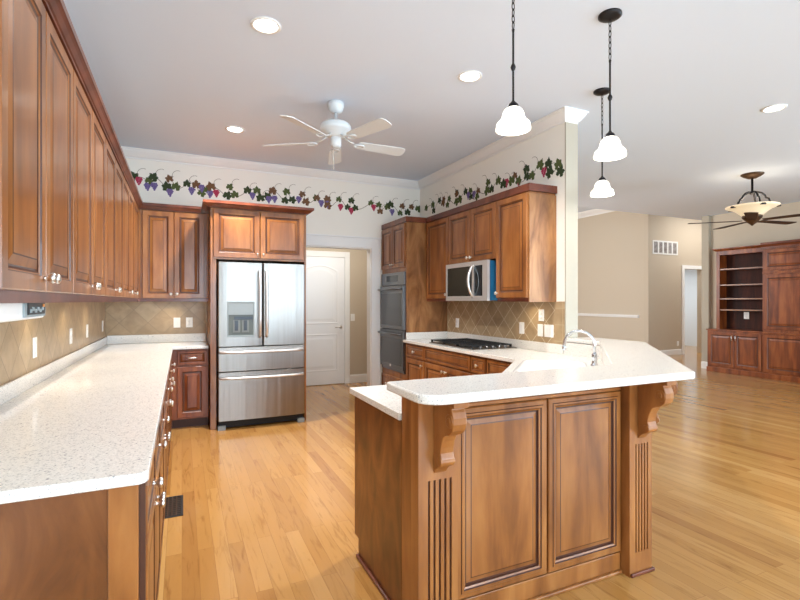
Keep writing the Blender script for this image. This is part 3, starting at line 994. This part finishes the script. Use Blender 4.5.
for k in range(13):
    s = -1+2*k/12
    pts.append((0.55, -0.002-0.055*(1-s**2), MWH/2+s*0.165))
b.tube(pts, 0.014, 10, flat=1.0).build('handle', 'nickel', dr)
B().box(MWW-0.0035, 0.034, 0.004, MWW+0.001, 0.374, MWH-0.006).build('side_reflection', 'bluetint', mw)['label'] = 'blue reflection painted on the side'

# gas cooktop
ck = thing('gas_cooktop', 'black gas cooktop with cast iron grates set in the right counter', 'cooktop', (2.555, 4.78, CT), -R90)
CWW, CD = 0.92, 0.51
b = B().loft([[(0, 0, 0.0005), (CWW, 0, 0.0005), (CWW, CD, 0.0005), (0, CD, 0.0005)], [(0, 0, 0.006), (CWW, 0, 0.006), (CWW, CD, 0.006), (0, CD, 0.006)], [(0.01, 0.01, 0.011), (CWW-0.01, 0.01, 0.011), (CWW-0.01, CD-0.01, 0.011), (0.01, CD-0.01, 0.011)]])
b.build('tray', 'steel', ck)
for bx, by, r in ((0.15, 0.15, 0.04), (0.15, 0.36, 0.05), (0.43, 0.28, 0.06), (0.70, 0.15, 0.045), (0.70, 0.36, 0.045)):
    B().lathe([(r+0.012, 0.0112), (r+0.010, 0.02), (r, 0.021), (r, 0.025), (r-0.006, 0.027), (0, 0.027)], (bx, by, 0), 20).build('burner', 'castiron', ck)
for k in range(3):
    xa, xb = 0.02+0.275*k, 0.02+0.275*k+0.266
    b = B()
    h0, h1 = 0.028, 0.038
    ya, yb = 0.025, CD-0.02
    for (p, q) in (((xa, ya), (xb, ya)), ((xa, yb), (xb, yb)), ((xa, ya), (xa, yb)), ((xb, ya), (xb, yb)), ((xa, (ya+yb)/2), (xb, (ya+yb)/2)), (((xa+xb)/2, ya), ((xa+xb)/2, yb)), ((xa+0.06, ya), (xa+0.06, yb)), ((xb-0.06, ya), (xb-0.06, yb))):
        if p[0] == q[0]: b.box(p[0]-0.006, p[1], h0, p[0]+0.006, q[1], h1)
        else: b.box(p[0], p[1]-0.006, h0+0.0003, q[0], p[1]+0.006, h1+0.0006)
    for x in (xa, xb):
        for y in (ya, yb):
            b.box(x-0.009, y-0.009, 0.0112, x+0.009, y+0.009, h1+0.001)
    b.build('grate', 'castiron', ck)
for k in range(5):
    B().lathe([(0.017, 0.0112), (0.015, 0.030), (0, 0.031)], (0.872, 0.10+0.075*k, 0), 14).build('knob', 'ovensteel', ck)

# under-cabinet radio
rd = thing('under_cabinet_radio', 'white radio with a black display hung under the near left wall cabinet', 'radio', (-0.45, 1.47, 1.29), R90)
B().box(0, 0.0, 0.0, 0.62, 0.27, 0.088).build('body', 'plate', rd, bevel=0.008)
B().box(0.36, -0.006, 0.008, 0.605, -0.0005, 0.082).build('control_panel', 'disp', rd)
B().box(0.385, -0.009, 0.016, 0.585, -0.0065, 0.072).build('display', 'black', rd)
for k in range(6):
    B().box(0.40+0.028*k, -0.012, 0.022+0.006*(k % 2), 0.418+0.028*k, -0.0092, 0.034+0.006*(k % 2)).build('button', 'disp', rd)
for k in range(2):
    B().box(0.555, -0.012, 0.040+0.016*k, 0.572, -0.0092, 0.050+0.016*k).build('button', 'orange', rd)

# ================================================================== LAMPS
def pendant(x, y, label, zs=2.205):
    p = thing('pendant_light', label, 'pendant light', (x, y, CEIL), 0, 'pendant lamps over the bar')
    B().lathe([(0.066, -0.0005), (0.066, -0.012), (0.05, -0.022), (0.016, -0.030), (0, -0.031)], (0, 0, 0), 24).build('canopy', 'iron', p)
    b = B()
    z = -0.03
    for k in range(7):
        loop = []
        for i in range(14):
            a = 2*PI*i/14
            px, pz = 0.0075*math.cos(a), 0.021*math.sin(a)
            loop.append((px if k % 2 else 0, 0 if k % 2 else px, z-0.019+pz))
        b.tube(loop, 0.0026, 6, closed=True)
        z -= 0.0335
    b.build('chain', 'iron', p)
    top = z-0.002
    sz = zs-CEIL+0.126
    b = B().lathe([(0.0, top), (0.008, top-0.005), (0.0055, top-0.02), (0.0055, (top+sz)/2+0.02), (0.010, (top+sz)/2+0.012), (0.014, (top+sz)/2), (0.010, (top+sz)/2-0.012), (0.0055, (top+sz)/2-0.02), (0.0055, sz+0.03), (0.012, sz+0.02), (0.022, sz+0.012), (0.030, sz-0.002), (0.032, sz-0.012), (0, sz-0.012)], (0, 0, 0), 14)
    b.build('rod', 'iron', p)
    z0 = zs-CEIL
    prof = [(0.026, 0.118), (0.038, 0.112), (0.049, 0.100), (0.056, 0.084), (0.059, 0.068), (0.064, 0.055), (0.074, 0.044), (0.083, 0.036), (0.087, 0.030), (0.0865, 0.020), (0.091, 0.010), (0.0905, 0.0),
            (0.086, 0.001), (0.083, 0.014), (0.080, 0.029), (0.070, 0.039), (0.058, 0.052), (0.054, 0.068), (0.050, 0.084), (0.043, 0.096), (0.034, 0.106), (0.024, 0.112)]
    b = B().lathe([(r, h+z0) for r, h in prof], (0, 0, 0), 32, cap0=False, cap1=False)
    b.build('glass_shade', 'shade', p)
    ld = bpy.data.lights.new('bulb', 'POINT')
    ld.energy = 3
    ld.color = (1, 0.94, 0.86)
    ld.shadow_soft_size = 0.03
    lo = bpy.data.objects.new('bulb', ld)
    C.objects.link(lo)
    lo.parent = p
    lo.location = (0, 0, z0+0.02)
    return p


pendant(1.585, 2.03, 'pendant lamp leftmost over the bar, its canopy above the picture', 2.25)
pendant(2.31, 2.05, 'middle pendant lamp over the bar, with a black round canopy and long rod')
pendant(3.09, 2.82, 'pendant lamp over the far end of the bar, lowest in view, beside the wall end')

for i, (x, y, lab) in enumerate(((0.47, 3.01, 'recessed ceiling light above the aisle, nearest the left wall cabinets'),
                                 (0.476, 4.956, 'recessed ceiling light left of the white ceiling fan, near the refrigerator'),
                                 (1.978, 3.05, 'recessed ceiling light between the fan and the first pendant lamp'),
                                 (4.741, 2.44, 'recessed ceiling light over the living room side'))):
    p = thing('recessed_light', lab, 'ceiling light', (x, y, CEIL), 0, 'recessed ceiling lights')
    B().lathe([(0.092, -0.0005), (0.092, -0.006), (0.078, -0.010), (0.070, -0.006), (0.070, -0.0005)], (0, 0, 0), 28).build('trim_ring', 'white', p)
    B().lathe([(0.0695, -0.004), (0.05, -0.0075), (0, -0.0085)], (0, 0, 0), 24).build('lens', 'lens', p)
    ld = bpy.data.lights.new('downlight', 'SPOT')
    ld.energy = (120, 220, 120, 45)[i]
    ld.color = (0.98, 0.95, 0.92)
    ld.spot_size = math.radians(140)
    ld.spot_blend = 1.0
    ld.shadow_soft_size = 0.06
    lo = bpy.data.objects.new('downlight', ld)
    C.objects.link(lo)
    lo.parent = p
    lo.location = (0, 0, -0.03)

# small puck lamps under the wall cabinets
k = 0
for x, y, z, e, lab in ((-0.62, 3.2, 1.379, 3.5, 'puck lamp under the second left wall cabinet'), (-0.62, 4.05, 1.379, 3.5, 'puck lamp under the third left wall cabinet'),
                        (-0.62, 4.9, 1.379, 3.5, 'puck lamp under the fourth left wall cabinet'), (-0.12, 5.93, 1.379, 3.5, 'puck lamp under the back wall cabinet'),
                        (2.97, 3.62, 1.379, 3.5, 'puck lamp under the end cabinet by the light switches')):
    p = tag(B().lathe([(0.034, 0), (0.034, -0.012), (0.028, -0.016), (0, -0.016)], (0, 0, 0), 20).build('puck_light', 'plate', None, (x, y, z)), lab, 'under-cabinet light', 'puck lamps under the wall cabinets')
    ld = bpy.data.lights.new('puck', 'SPOT')
    ld.energy = e
    ld.color = (1, 0.86, 0.62)
    ld.spot_size = math.radians(150)
    ld.spot_blend = 1.0
    ld.shadow_soft_size = 0.02
    lo = bpy.data.objects.new('puck', ld)
    C.objects.link(lo)
    lo.parent = p
    lo.location = (0, 0, -0.02)

# ---- white ceiling fan
def blade_mesh(r0, r1, w0, w1, zt, pitch):
    b = B()
    pts = rounded([(r0, -w0/2), (r1, -w1/2), (r1, w1/2), (r0, w0/2)], [0.02, 0.045, 0.045, 0.02], 5)
    b.loft([[(x, y, -0.003) for x, y in pts], [(x, y, 0.003) for x, y in pts]])
    b.xform(Matrix.Rotation(pitch, 4, 'X'))
    b.xform(Matrix.Translation((0, 0, zt)))
    return b


fn = thing('ceiling_fan', 'white five-blade ceiling fan over the kitchen aisle', 'ceiling fan', (1.20, 3.945, CEIL))
B().lathe([(0.070, -0.0005), (0.070, -0.03), (0.055, -0.075), (0.030, -0.09), (0, -0.09)], (0, 0, 0), 28).build('canopy', 'fanwhite', fn)
B().lathe([(0.012, -0.088), (0.012, -0.165), (0.02, -0.168)], (0, 0, 0), 14).build('downrod', 'fanwhite', fn)
B().lathe([(0, -0.165), (0.06, -0.166), (0.105, -0.176), (0.128, -0.195), (0.132, -0.225), (0.122, -0.245), (0.098, -0.258), (0.080, -0.285), (0.060, -0.300), (0, -0.300)], (0, 0, 0), 32).build('motor_housing', 'fanwhite', fn)
B().lathe([(0.045, -0.301), (0.047, -0.31), (0.047, -0.365), (0.036, -0.385), (0, -0.387)], (0, 0, 0), 24).build('switch_housing', 'fanwhite', fn)
B().tube([(-0.03, -0.03, -0.375), (-0.03, -0.03, -0.56)], 0.0022, 6).lathe([(0.004, -0.56), (0.006, -0.575), (0, -0.585)], (-0.03, -0.03, 0), 8).build('pull_chain', 'nickel', fn)
for k in range(5):
    bl_ = blade_mesh(0.20, 0.655, 0.105, 0.135, -0.335, math.radians(-14)).build('blade', 'fanwhite', fn, (0, 0, 0), math.radians(2+72*k))
    b = B().tube([(0.07, 0, -0.285), (0.12, 0, -0.315), (0.17, 0, -0.328)], [0.012, 0.010, 0.009], 8, flat=0.5)
    lp = [(0.215+0.045*math.cos(2*PI*i/16), 0.032*math.sin(2*PI*i/16), -0.342) for i in range(16)]
    b.tube(lp, 0.007, 6, closed=True)
    b.build('blade_iron', 'fanwhite', bl_)

# ---- bronze fan with alabaster bowl
f2 = thing('ceiling_fan', 'bronze ceiling fan with a lit alabaster bowl in the living room', 'ceiling fan', (6.94, 3.83, CEIL))
B().lathe([(0.13, -0.0005), (0.13, -0.012), (0.10, -0.035), (0.045, -0.062), (0, -0.062)], (0, 0, 0), 28).build('canopy', 'bronze', f2)
B().lathe([(0.014, -0.06), (0.014, -0.23), (0.032, -0.24), (0.036, -0.26), (0.02, -0.275), (0, -0.275)], (0, 0, 0), 14).build('downrod', 'iron', f2)
for k in range(5):
    a = 2*PI*k/5+0.3
    pts = []
    for r, z in ((0.015, -0.255), (0.05, -0.245), (0.10, -0.262), (0.135, -0.30), (0.145, -0.33), (0.175, -0.345), (0.185, -0.375), (0.205, -0.43), (0.215, -0.46)):
        pts.append((r*math.cos(a), r*math.sin(a), z))
    B().tube(pts, 0.012, 8).build('scroll_arm', 'iron', f2)
B().lathe([(0.296, -0.428), (0.302, -0.438), (0.285, -0.452), (0.235, -0.466), (0.19, -0.492), (0.12, -0.555), (0.095, -0.575), (0.09, -0.57), (0.115, -0.548), (0.18, -0.485), (0.23, -0.458), (0.285, -0.442), (0.29, -0.428)], (0, 0, 0), 40, cap0=False, cap1=False).build('glass_bowl', 'alabaster', f2)
for k in range(5):
    a = 2*PI*k/5+0.3
    B().lathe([(0.034, -0.010), (0.034, 0.008), (0.014, 0.016), (0, 0.018)], (0.272*math.cos(a), 0.272*math.sin(a), -0.449), 12).build('bowl_clip', 'iron', f2)
B().lathe([(0.115, -0.556), (0.115, -0.585), (0.10, -0.60), (0.06, -0.645), (0.025, -0.675), (0.012, -0.69), (0, -0.695)], (0, 0, 0), 28).build('motor_cone', 'bronze', f2)
for k in range(5):
    blade_mesh(0.12, 0.75, 0.10, 0.15, -0.625, math.radians(-5)).build('blade', 'blade', f2, (0, 0, 0), math.radians(64+72*k))
ld = bpy.data.lights.new('bowl_bulb', 'POINT')
ld.energy = 3
ld.color = (1, 0.88, 0.72)
ld.shadow_soft_size = 0.08
lo = bpy.data.objects.new('bowl_bulb', ld)
C.objects.link(lo)
lo.parent = f2
lo.location = (0, 0, -0.40)

# ================================================================== BUILT-IN CABINETS OF THE LIVING ROOM
bk = thing('bookcase', 'red-brown built-in bookcase with open shelves over two doors', 'bookcase', (9.25, 5.90, 0), -R90)
BW = 0.965
B().box(0, 0, 0.09, BW, 0.345, 0.79).build('base', 'cherry', bk)
B().box(-0.018, -0.02, 0.7905, BW, 0.345, 0.815).build('top', 'cherry', bk, bevel=0.004)
B().box(-0.012, -0.014, 0, BW, 0.345, 0.0895).build('plinth', 'cherry', bk, bevel=0.004)
for x0, x1, ks in ((0.03, 0.492, 'r'), (0.500, 0.945, 'l')):
    d = front('door', bk, x0, 0.12, x1-x0, 0.64, 'cherry')
    hx = 0.03 if ks == 'l' else x1-x0-0.03
    B().tube([(hx, -0.02, 0.50), (hx, -0.042, 0.505), (hx, -0.042, 0.585), (hx, -0.02, 0.59)], 0.006, 8).build('handle', 'nickel', d)
U0, UY = 0.10, 0.11
b = B().box(U0, UY, 0.8155, U0+0.06, 0.345, 2.30).box(BW-0.02, UY, 0.8155, BW, 0.345, 2.30).box(U0+0.06, UY, 2.225, BW-0.02, 0.345, 2.30)
b.build('frame', 'cherry', bk)
B().box(U0+0.06, 0.325, 0.8155, BW-0.02, 0.345, 2.225).build('back', 'shaded_back', bk)
for z in (1.17, 1.38, 1.64, 1.94):
    B().box(U0+0.061, UY+0.01, z, BW-0.021, 0.3245, z+0.022).build('shelf', 'maple', bk)
B().sweep([(U0, 0.344), (U0, UY), (BW, UY)], [(0, 2.3005), (0.01, 2.3005), (0.04, 2.33), (0.05, 2.335), (0.05, 2.35), (0, 2.35)], 1).build('crown', 'cherry', bk)
# (the upper part of the bookcase is set back from this cabinet's face)
md = thing('media_cabinet', 'tall red-brown built-in cabinet with stacked doors right of the bookcase', 'cabinet', (9.24, 4.933, 0), -R90)
MWD = 1.34
B().box(0, 0, 0.09, MWD, 0.354, 2.32).build('body', 'cherry', md)
B().box(0, -0.014, 0, MWD, 0.354, 0.0895).build('plinth', 'cherry', md, bevel=0.004)
B().box(0, -0.022, 0.785, MWD, -0.0005, 0.812).box(0, -0.018, 1.825, MWD, -0.0005, 1.858).build('moulding', 'cherry', md, bevel=0.004)
for x0, x1 in ((0.03, 0.66), (0.68, 1.31)):
    for z0, z1 in ((0.12, 0.765), (0.86, 1.80), (1.885, 2.235)):
        front('door', md, x0, z0, x1-x0, z1-z0, 'cherry')
B().sweep([(0, 0), (MWD, 0)], [(0, 2.3205), (-0.0, 2.26), (0.02, 2.26), (0.022, 2.29), (0.05, 2.325), (0.065, 2.33), (0.065, 2.365), (0, 2.365)], 1).build('crown', 'crown_wood', md)

# ================================================================== WALL PLATES, GRILLES
def plate(name, label, cat, loc, rz, w=0.072, h=0.116, kind='rocker', n=1):
    p = thing(name, label, cat, loc, rz)
    B().box(-w/2, -0.006, -h/2, w/2, -0.0004, h/2).build('cover_plate', 'plate', p, bevel=0.002)
    for k in range(n):
        cx = (k-(n-1)/2)*0.046
        if kind == 'rocker':
            B().box(cx-0.016, -0.0095, -0.033, cx+0.016, -0.0062, 0.033).build('rocker', 'white', p, bevel=0.001)
        else:
            for s in (-1, 1):
                B().lathe([(0.0165, -0.0062), (0.0165, -0.0085), (0, -0.0087)], (cx, 0, s*0.02), 16, axis='y').build('socket', 'white', p)
    return p


LX = LWALL+0.0102
for y, lab in ((3.33, 'white outlet plate on the left wall tiles, nearest the camera'), (4.30, 'white outlet plate on the left wall tiles, second from the camera'),
               (4.98, 'white outlet plate on the left wall tiles, third from the camera'), (5.88, 'white outlet plate on the left wall tiles, closest to the corner')):
    plate('wall_outlet', lab, 'outlet', (LX, y, 1.085), R90, kind='socket')
plate('light_switch', 'white switch plate on the back wall tiles, left one of two', 'light switch', (-0.053, BACK-0.0102, 1.10), 0)
plate('wall_outlet', 'white outlet plate on the back wall tiles beside the switch plate', 'outlet', (0.078, BACK-0.0102, 1.10), 0, kind='socket')
RXX = RW-0.0102
plate('wall_outlet', 'white outlet plate on the tiles left of the cooktop by the oven tower', 'outlet', (RXX, 5.06, 1.08), -R90, kind='socket')
plate('light_switch', 'single white switch plate on the tiles right of the cooktop', 'light switch', (RXX, 3.83, 1.08), -R90)
plate('wall_outlet', 'upper white outlet plate under the end wall cabinet', 'outlet', (RXX, 3.545, 1.215), -R90, kind='socket', h=0.11)
plate('light_switch', 'white single switch plate below the upper outlet plate', 'light switch', (RXX, 3.558, 1.072), -R90)
plate('light_switch', 'wide double white switch plate nearest the end of the wall', 'light switch', (RXX, 3.442, 1.072), -R90, w=0.118, n=2)
plate('light_switch', 'white switch plate on the beige hall wall right of the hall door', 'light switch', (2.56, 7.4698, 1.08), 0)
plate('wall_outlet', 'low white outlet plate on the taupe wall beside the far doorway', 'outlet', (11.37, 7.9998, 0.28), 0, kind='socket')
plate('wall_outlet', 'white outlet plate on the back of the bookcase', 'outlet', (9.574, 5.38, 1.08), -R90, kind='socket', w=0.09, h=0.13)
ag = thing('air_return_grille', 'white air return grille high on the taupe wall', 'vent', (10.90, 7.9995, 2.67))
b = B().box(-0.46, -0.012, -0.17, 0.46, -0.0005, -0.135).box(-0.46, -0.012, 0.135, 0.46, -0.0005, 0.17).box(-0.46, -0.012, -0.135, -0.42, -0.0005, 0.135).box(0.42, -0.012, -0.135, 0.46, -0.0005, 0.135)
for k in range(1, 5):
    x = -0.42+0.84*k/5
    b.box(x-0.022, -0.012, -0.135, x+0.022, -0.0005, 0.135)
b.build('frame', 'white', ag)
B().box(-0.42, -0.003, -0.135, 0.42, -0.0006, 0.135).build('duct', 'kick', ag)
b = B()
for k in range(9):
    z = -0.12+0.03*k
    b.box(-0.42, -0.009, z-0.004, 0.42, -0.0035, z+0.004)
b.build('slats', 'white', ag)
fv = thing('floor_vent', 'dark pierced metal floor vent in the aisle beside the left base cabinets', 'vent', (-0.058, 3.46, 0))
b = B().box(-0.065, -0.17, 0.0003, -0.05, 0.17, 0.006).box(0.05, -0.17, 0.0003, 0.065, 0.17, 0.006).box(-0.05, -0.17, 0.0003, 0.05, -0.155, 0.006).box(-0.05, 0.155, 0.0003, 0.05, 0.17, 0.006)
b.build('frame', 'castiron', fv, bevel=0.001)
B().box(-0.05, -0.155, 0.0003, 0.05, 0.155, 0.0015).build('duct', 'gasket', fv)
b = B()
for k in range(10):
    y = -0.14+0.031*k
    b.box(-0.05, y-0.004, 0.0016, 0.05, y+0.004, 0.005)
for x in (-0.025, 0, 0.025):
    b.box(x-0.004, -0.155, 0.0018, x+0.004, 0.155, 0.0054)
b.build('grille', 'bronze', fv)

# ================================================================== PAINTED GRAPEVINE BORDER
VINE_BACK= [('L', -0.485, 2.737), ('L', -0.343, 2.709), ('L', -0.3, 2.751), ('L', -0.131, 2.752), ('L', -0.157, 2.657), ('L', -0.066, 2.666), ('L', 0.051, 2.713), ('L', 0.153, 2.711), ('L', 0.207, 2.619), ('L', 0.317, 2.704), ('L', 0.276, 2.67), ('L', 0.523, 2.724), ('L', 0.586, 2.633), ('L', 0.494, 2.616), ('L', 0.732, 2.699), ('L', 0.845, 2.71), ('L', 0.887, 2.621), ('L', 1.033, 2.722), ('L', 0.978, 2.651), ('L', 1.21, 2.729), ('L', 1.188, 2.616), ('L', 1.277, 2.633), ('L', 1.412, 2.716), ('L', 1.454, 2.623), ('L', 1.592, 2.684), ('L', 1.743, 2.681), ('B', -0.356, 2.643), ('B', -0.288, 2.652), ('R', -0.44, 2.699), ('B', -0.126, 2.596), ('B', 0.104, 2.639), ('B', 0.213, 2.679), ('B', 0.303, 2.619), ('R', 0.373, 2.635), ('B', 0.791, 2.643), ('B', 1.058, 2.627), ('B', 0.987, 2.614), ('B', 1.363, 2.647), ('B', 1.659, 2.624), ('B', 1.743, 2.621), ('L', 1.602, 2.685), ('L', 1.743, 2.598), ('L', 1.897, 2.694), ('L', 2.072, 2.693), ('L', 2.132, 2.597), ('L', 2.019, 2.598), ('L', 2.353, 2.683), ('L', 2.471, 2.669), ('L', 2.489, 2.581), ('L', 2.602, 2.652), ('L', 2.648, 2.684), ('L', 2.825, 2.681), ('L', 2.794, 2.58), ('L', 2.97, 2.682), ('L', 3.078, 2.662), ('L', 2.911, 2.599), ('B', 1.659, 2.624), ('R', 1.921, 2.597), ('R', 2.072, 2.558), ('R', 2.397, 2.629), ('B', 2.671, 2.588)]
VINE_RIGHT= [('L', 5.908, 2.642), ('L', 5.711, 2.651), ('L', 5.689, 2.569), ('L', 5.53, 2.675), ('L', 5.437, 2.625), ('L', 5.418, 2.67), ('L', 5.277, 2.649), ('L', 5.321, 2.58), ('L', 5.088, 2.684), ('L', 5.106, 2.579), ('L', 5.018, 2.599), ('L', 5.096, 2.678), ('L', 5.018, 2.585), ('L', 4.889, 2.66), ('L', 4.78, 2.646), ('L', 4.772, 2.577), ('L', 4.619, 2.612), ('L', 4.64, 2.551), ('L', 4.422, 2.664), ('L', 4.359, 2.576), ('L', 4.441, 2.575), ('L', 4.237, 2.64), ('L', 4.149, 2.585), ('L', 3.954, 2.627), ('L', 4.008, 2.588), ('L', 3.9, 2.564), ('L', 3.772, 2.65), ('L', 3.697, 2.566), ('L', 3.772, 2.577), ('L', 3.578, 2.64), ('L', 3.464, 2.62), ('L', 3.334, 2.586), ('L', 3.442, 2.537), ('L', 3.313, 2.511), ('R', 4.092, 2.59), ('R', 3.523, 2.563), ('R', 3.89, 2.551), ('B', 4.709, 2.592), ('B', 4.83, 2.604)]



def leaf_outline(size, rot, r_):
    pts = []
    lobes = [(90, 1.0, 20), (35, 0.86, 18), (145, 0.86, 18), (-25, 0.74, 20), (205, 0.74, 20)]
    n = 36
    for i in range(n):
        a = -90+360*i/n
        r = 0.52
        for c, h, wd in lobes:
            dlt = (a-c+180) % 360-180
            r = max(r, 0.52+(h-0.52)*max(0, 1-abs(dlt)/(wd*1.9)))
        dlt = abs((a+90+180) % 360-180)
        if dlt < 12: r = 0.16
        if i % 2: r *= 0.90
        r *= size*(1+0.06*r_.uniform(-1, 1))
        q = math.radians(a)+rot
        pts.append((r*math.cos(q), r*math.sin(q)))
    return pts


def vine(name, label, items, put, flip):
    r_ = random.Random(11)
    b = B()

    def disc(pts, mi, dep):
        if flip: pts = list(reversed(pts))
        b.face([put(u, v, dep) for u, v in pts], mi)

    def ribbon(pts, w, mi, dep):
        for i in range(len(pts)-1):
            (x0, z0), (x1, z1) = pts[i], pts[i+1]
            dx, dz = x1-x0, z1-z0
            L = math.hypot(dx, dz) or 1
            nx, nz = -dz/L*w/2, dx/L*w/2
            disc([(x0-nx, z0-nz), (x1-nx, z1-nz), (x1+nx, z1+nz), (x0+nx, z0+nz)], mi, dep)
    us = sorted(items, key=lambda t_: t_[1])
    ul = [t_ for t_ in us if t_[0] == 'L']
    # the winding stem and its tendrils
    for i in range(len(ul)-1):
        (_, u0, v0), (_, u1, v1) = ul[i], ul[i+1]
        if abs(u1-u0) > 0.35: continue
        pts = []
        for k in range(9):
            s = k/8
            pts.append((u0+(u1-u0)*s, v0+(v1-v0)*(s*s*(3-2*s))+0.022*math.sin(PI*s)*(-1 if i % 2 else 1)))
        ribbon(pts, 0.006, 5, 0.0004)
        if i % 2 == 0:
            pts = []
            for k in range(14):
                s = k/13
                pts.append((u0+0.10*s+0.02*math.sin(9*s), v0+0.02+0.10*s+0.018*math.cos(9*s)))
            ribbon(pts, 0.004, 5, 0.0004)
    dep = 0.0006
    for kind, u, v in us:
        dep += 0.00002
        if kind == 'L':
            mi = r_.choice([0, 0, 1, 1, 2])
            disc([(u+p, v+q) for p, q in leaf_outline(0.070*r_.uniform(0.85, 1.12), r_.uniform(-0.6, 0.6), r_)], mi, dep)
        else:
            mi = 3 if kind == 'B' else 4
            for row, cnt in enumerate((3, 4, 3, 2, 1)):
                for q in range(cnt):
                    cu = u+(q-(cnt-1)/2)*0.019+r_.uniform(-1, 1)*0.003
                    cv = v+0.038-row*0.018
                    disc([(cu+0.0115*math.cos(2*PI*i/10), cv+0.0115*math.sin(2*PI*i/10)) for i in range(10)], mi, dep+0.0000015*(row*4+q))
    return tag(b.build(name, ['leaf', 'leafdark', 'leafbrown', 'grape', 'grapered', 'tendril'], norm=False), label, 'wall decoration')


vine('grapevine_border', 'painted grapevine border along the top of the back wall', VINE_BACK, lambda u, v, d: (u, BACK-0.0002-d, v), False)
vine('grapevine_border', 'painted grapevine border above the right wall cabinets', VINE_RIGHT, lambda u, v, d: (RW-0.0002-d, u, v), True)
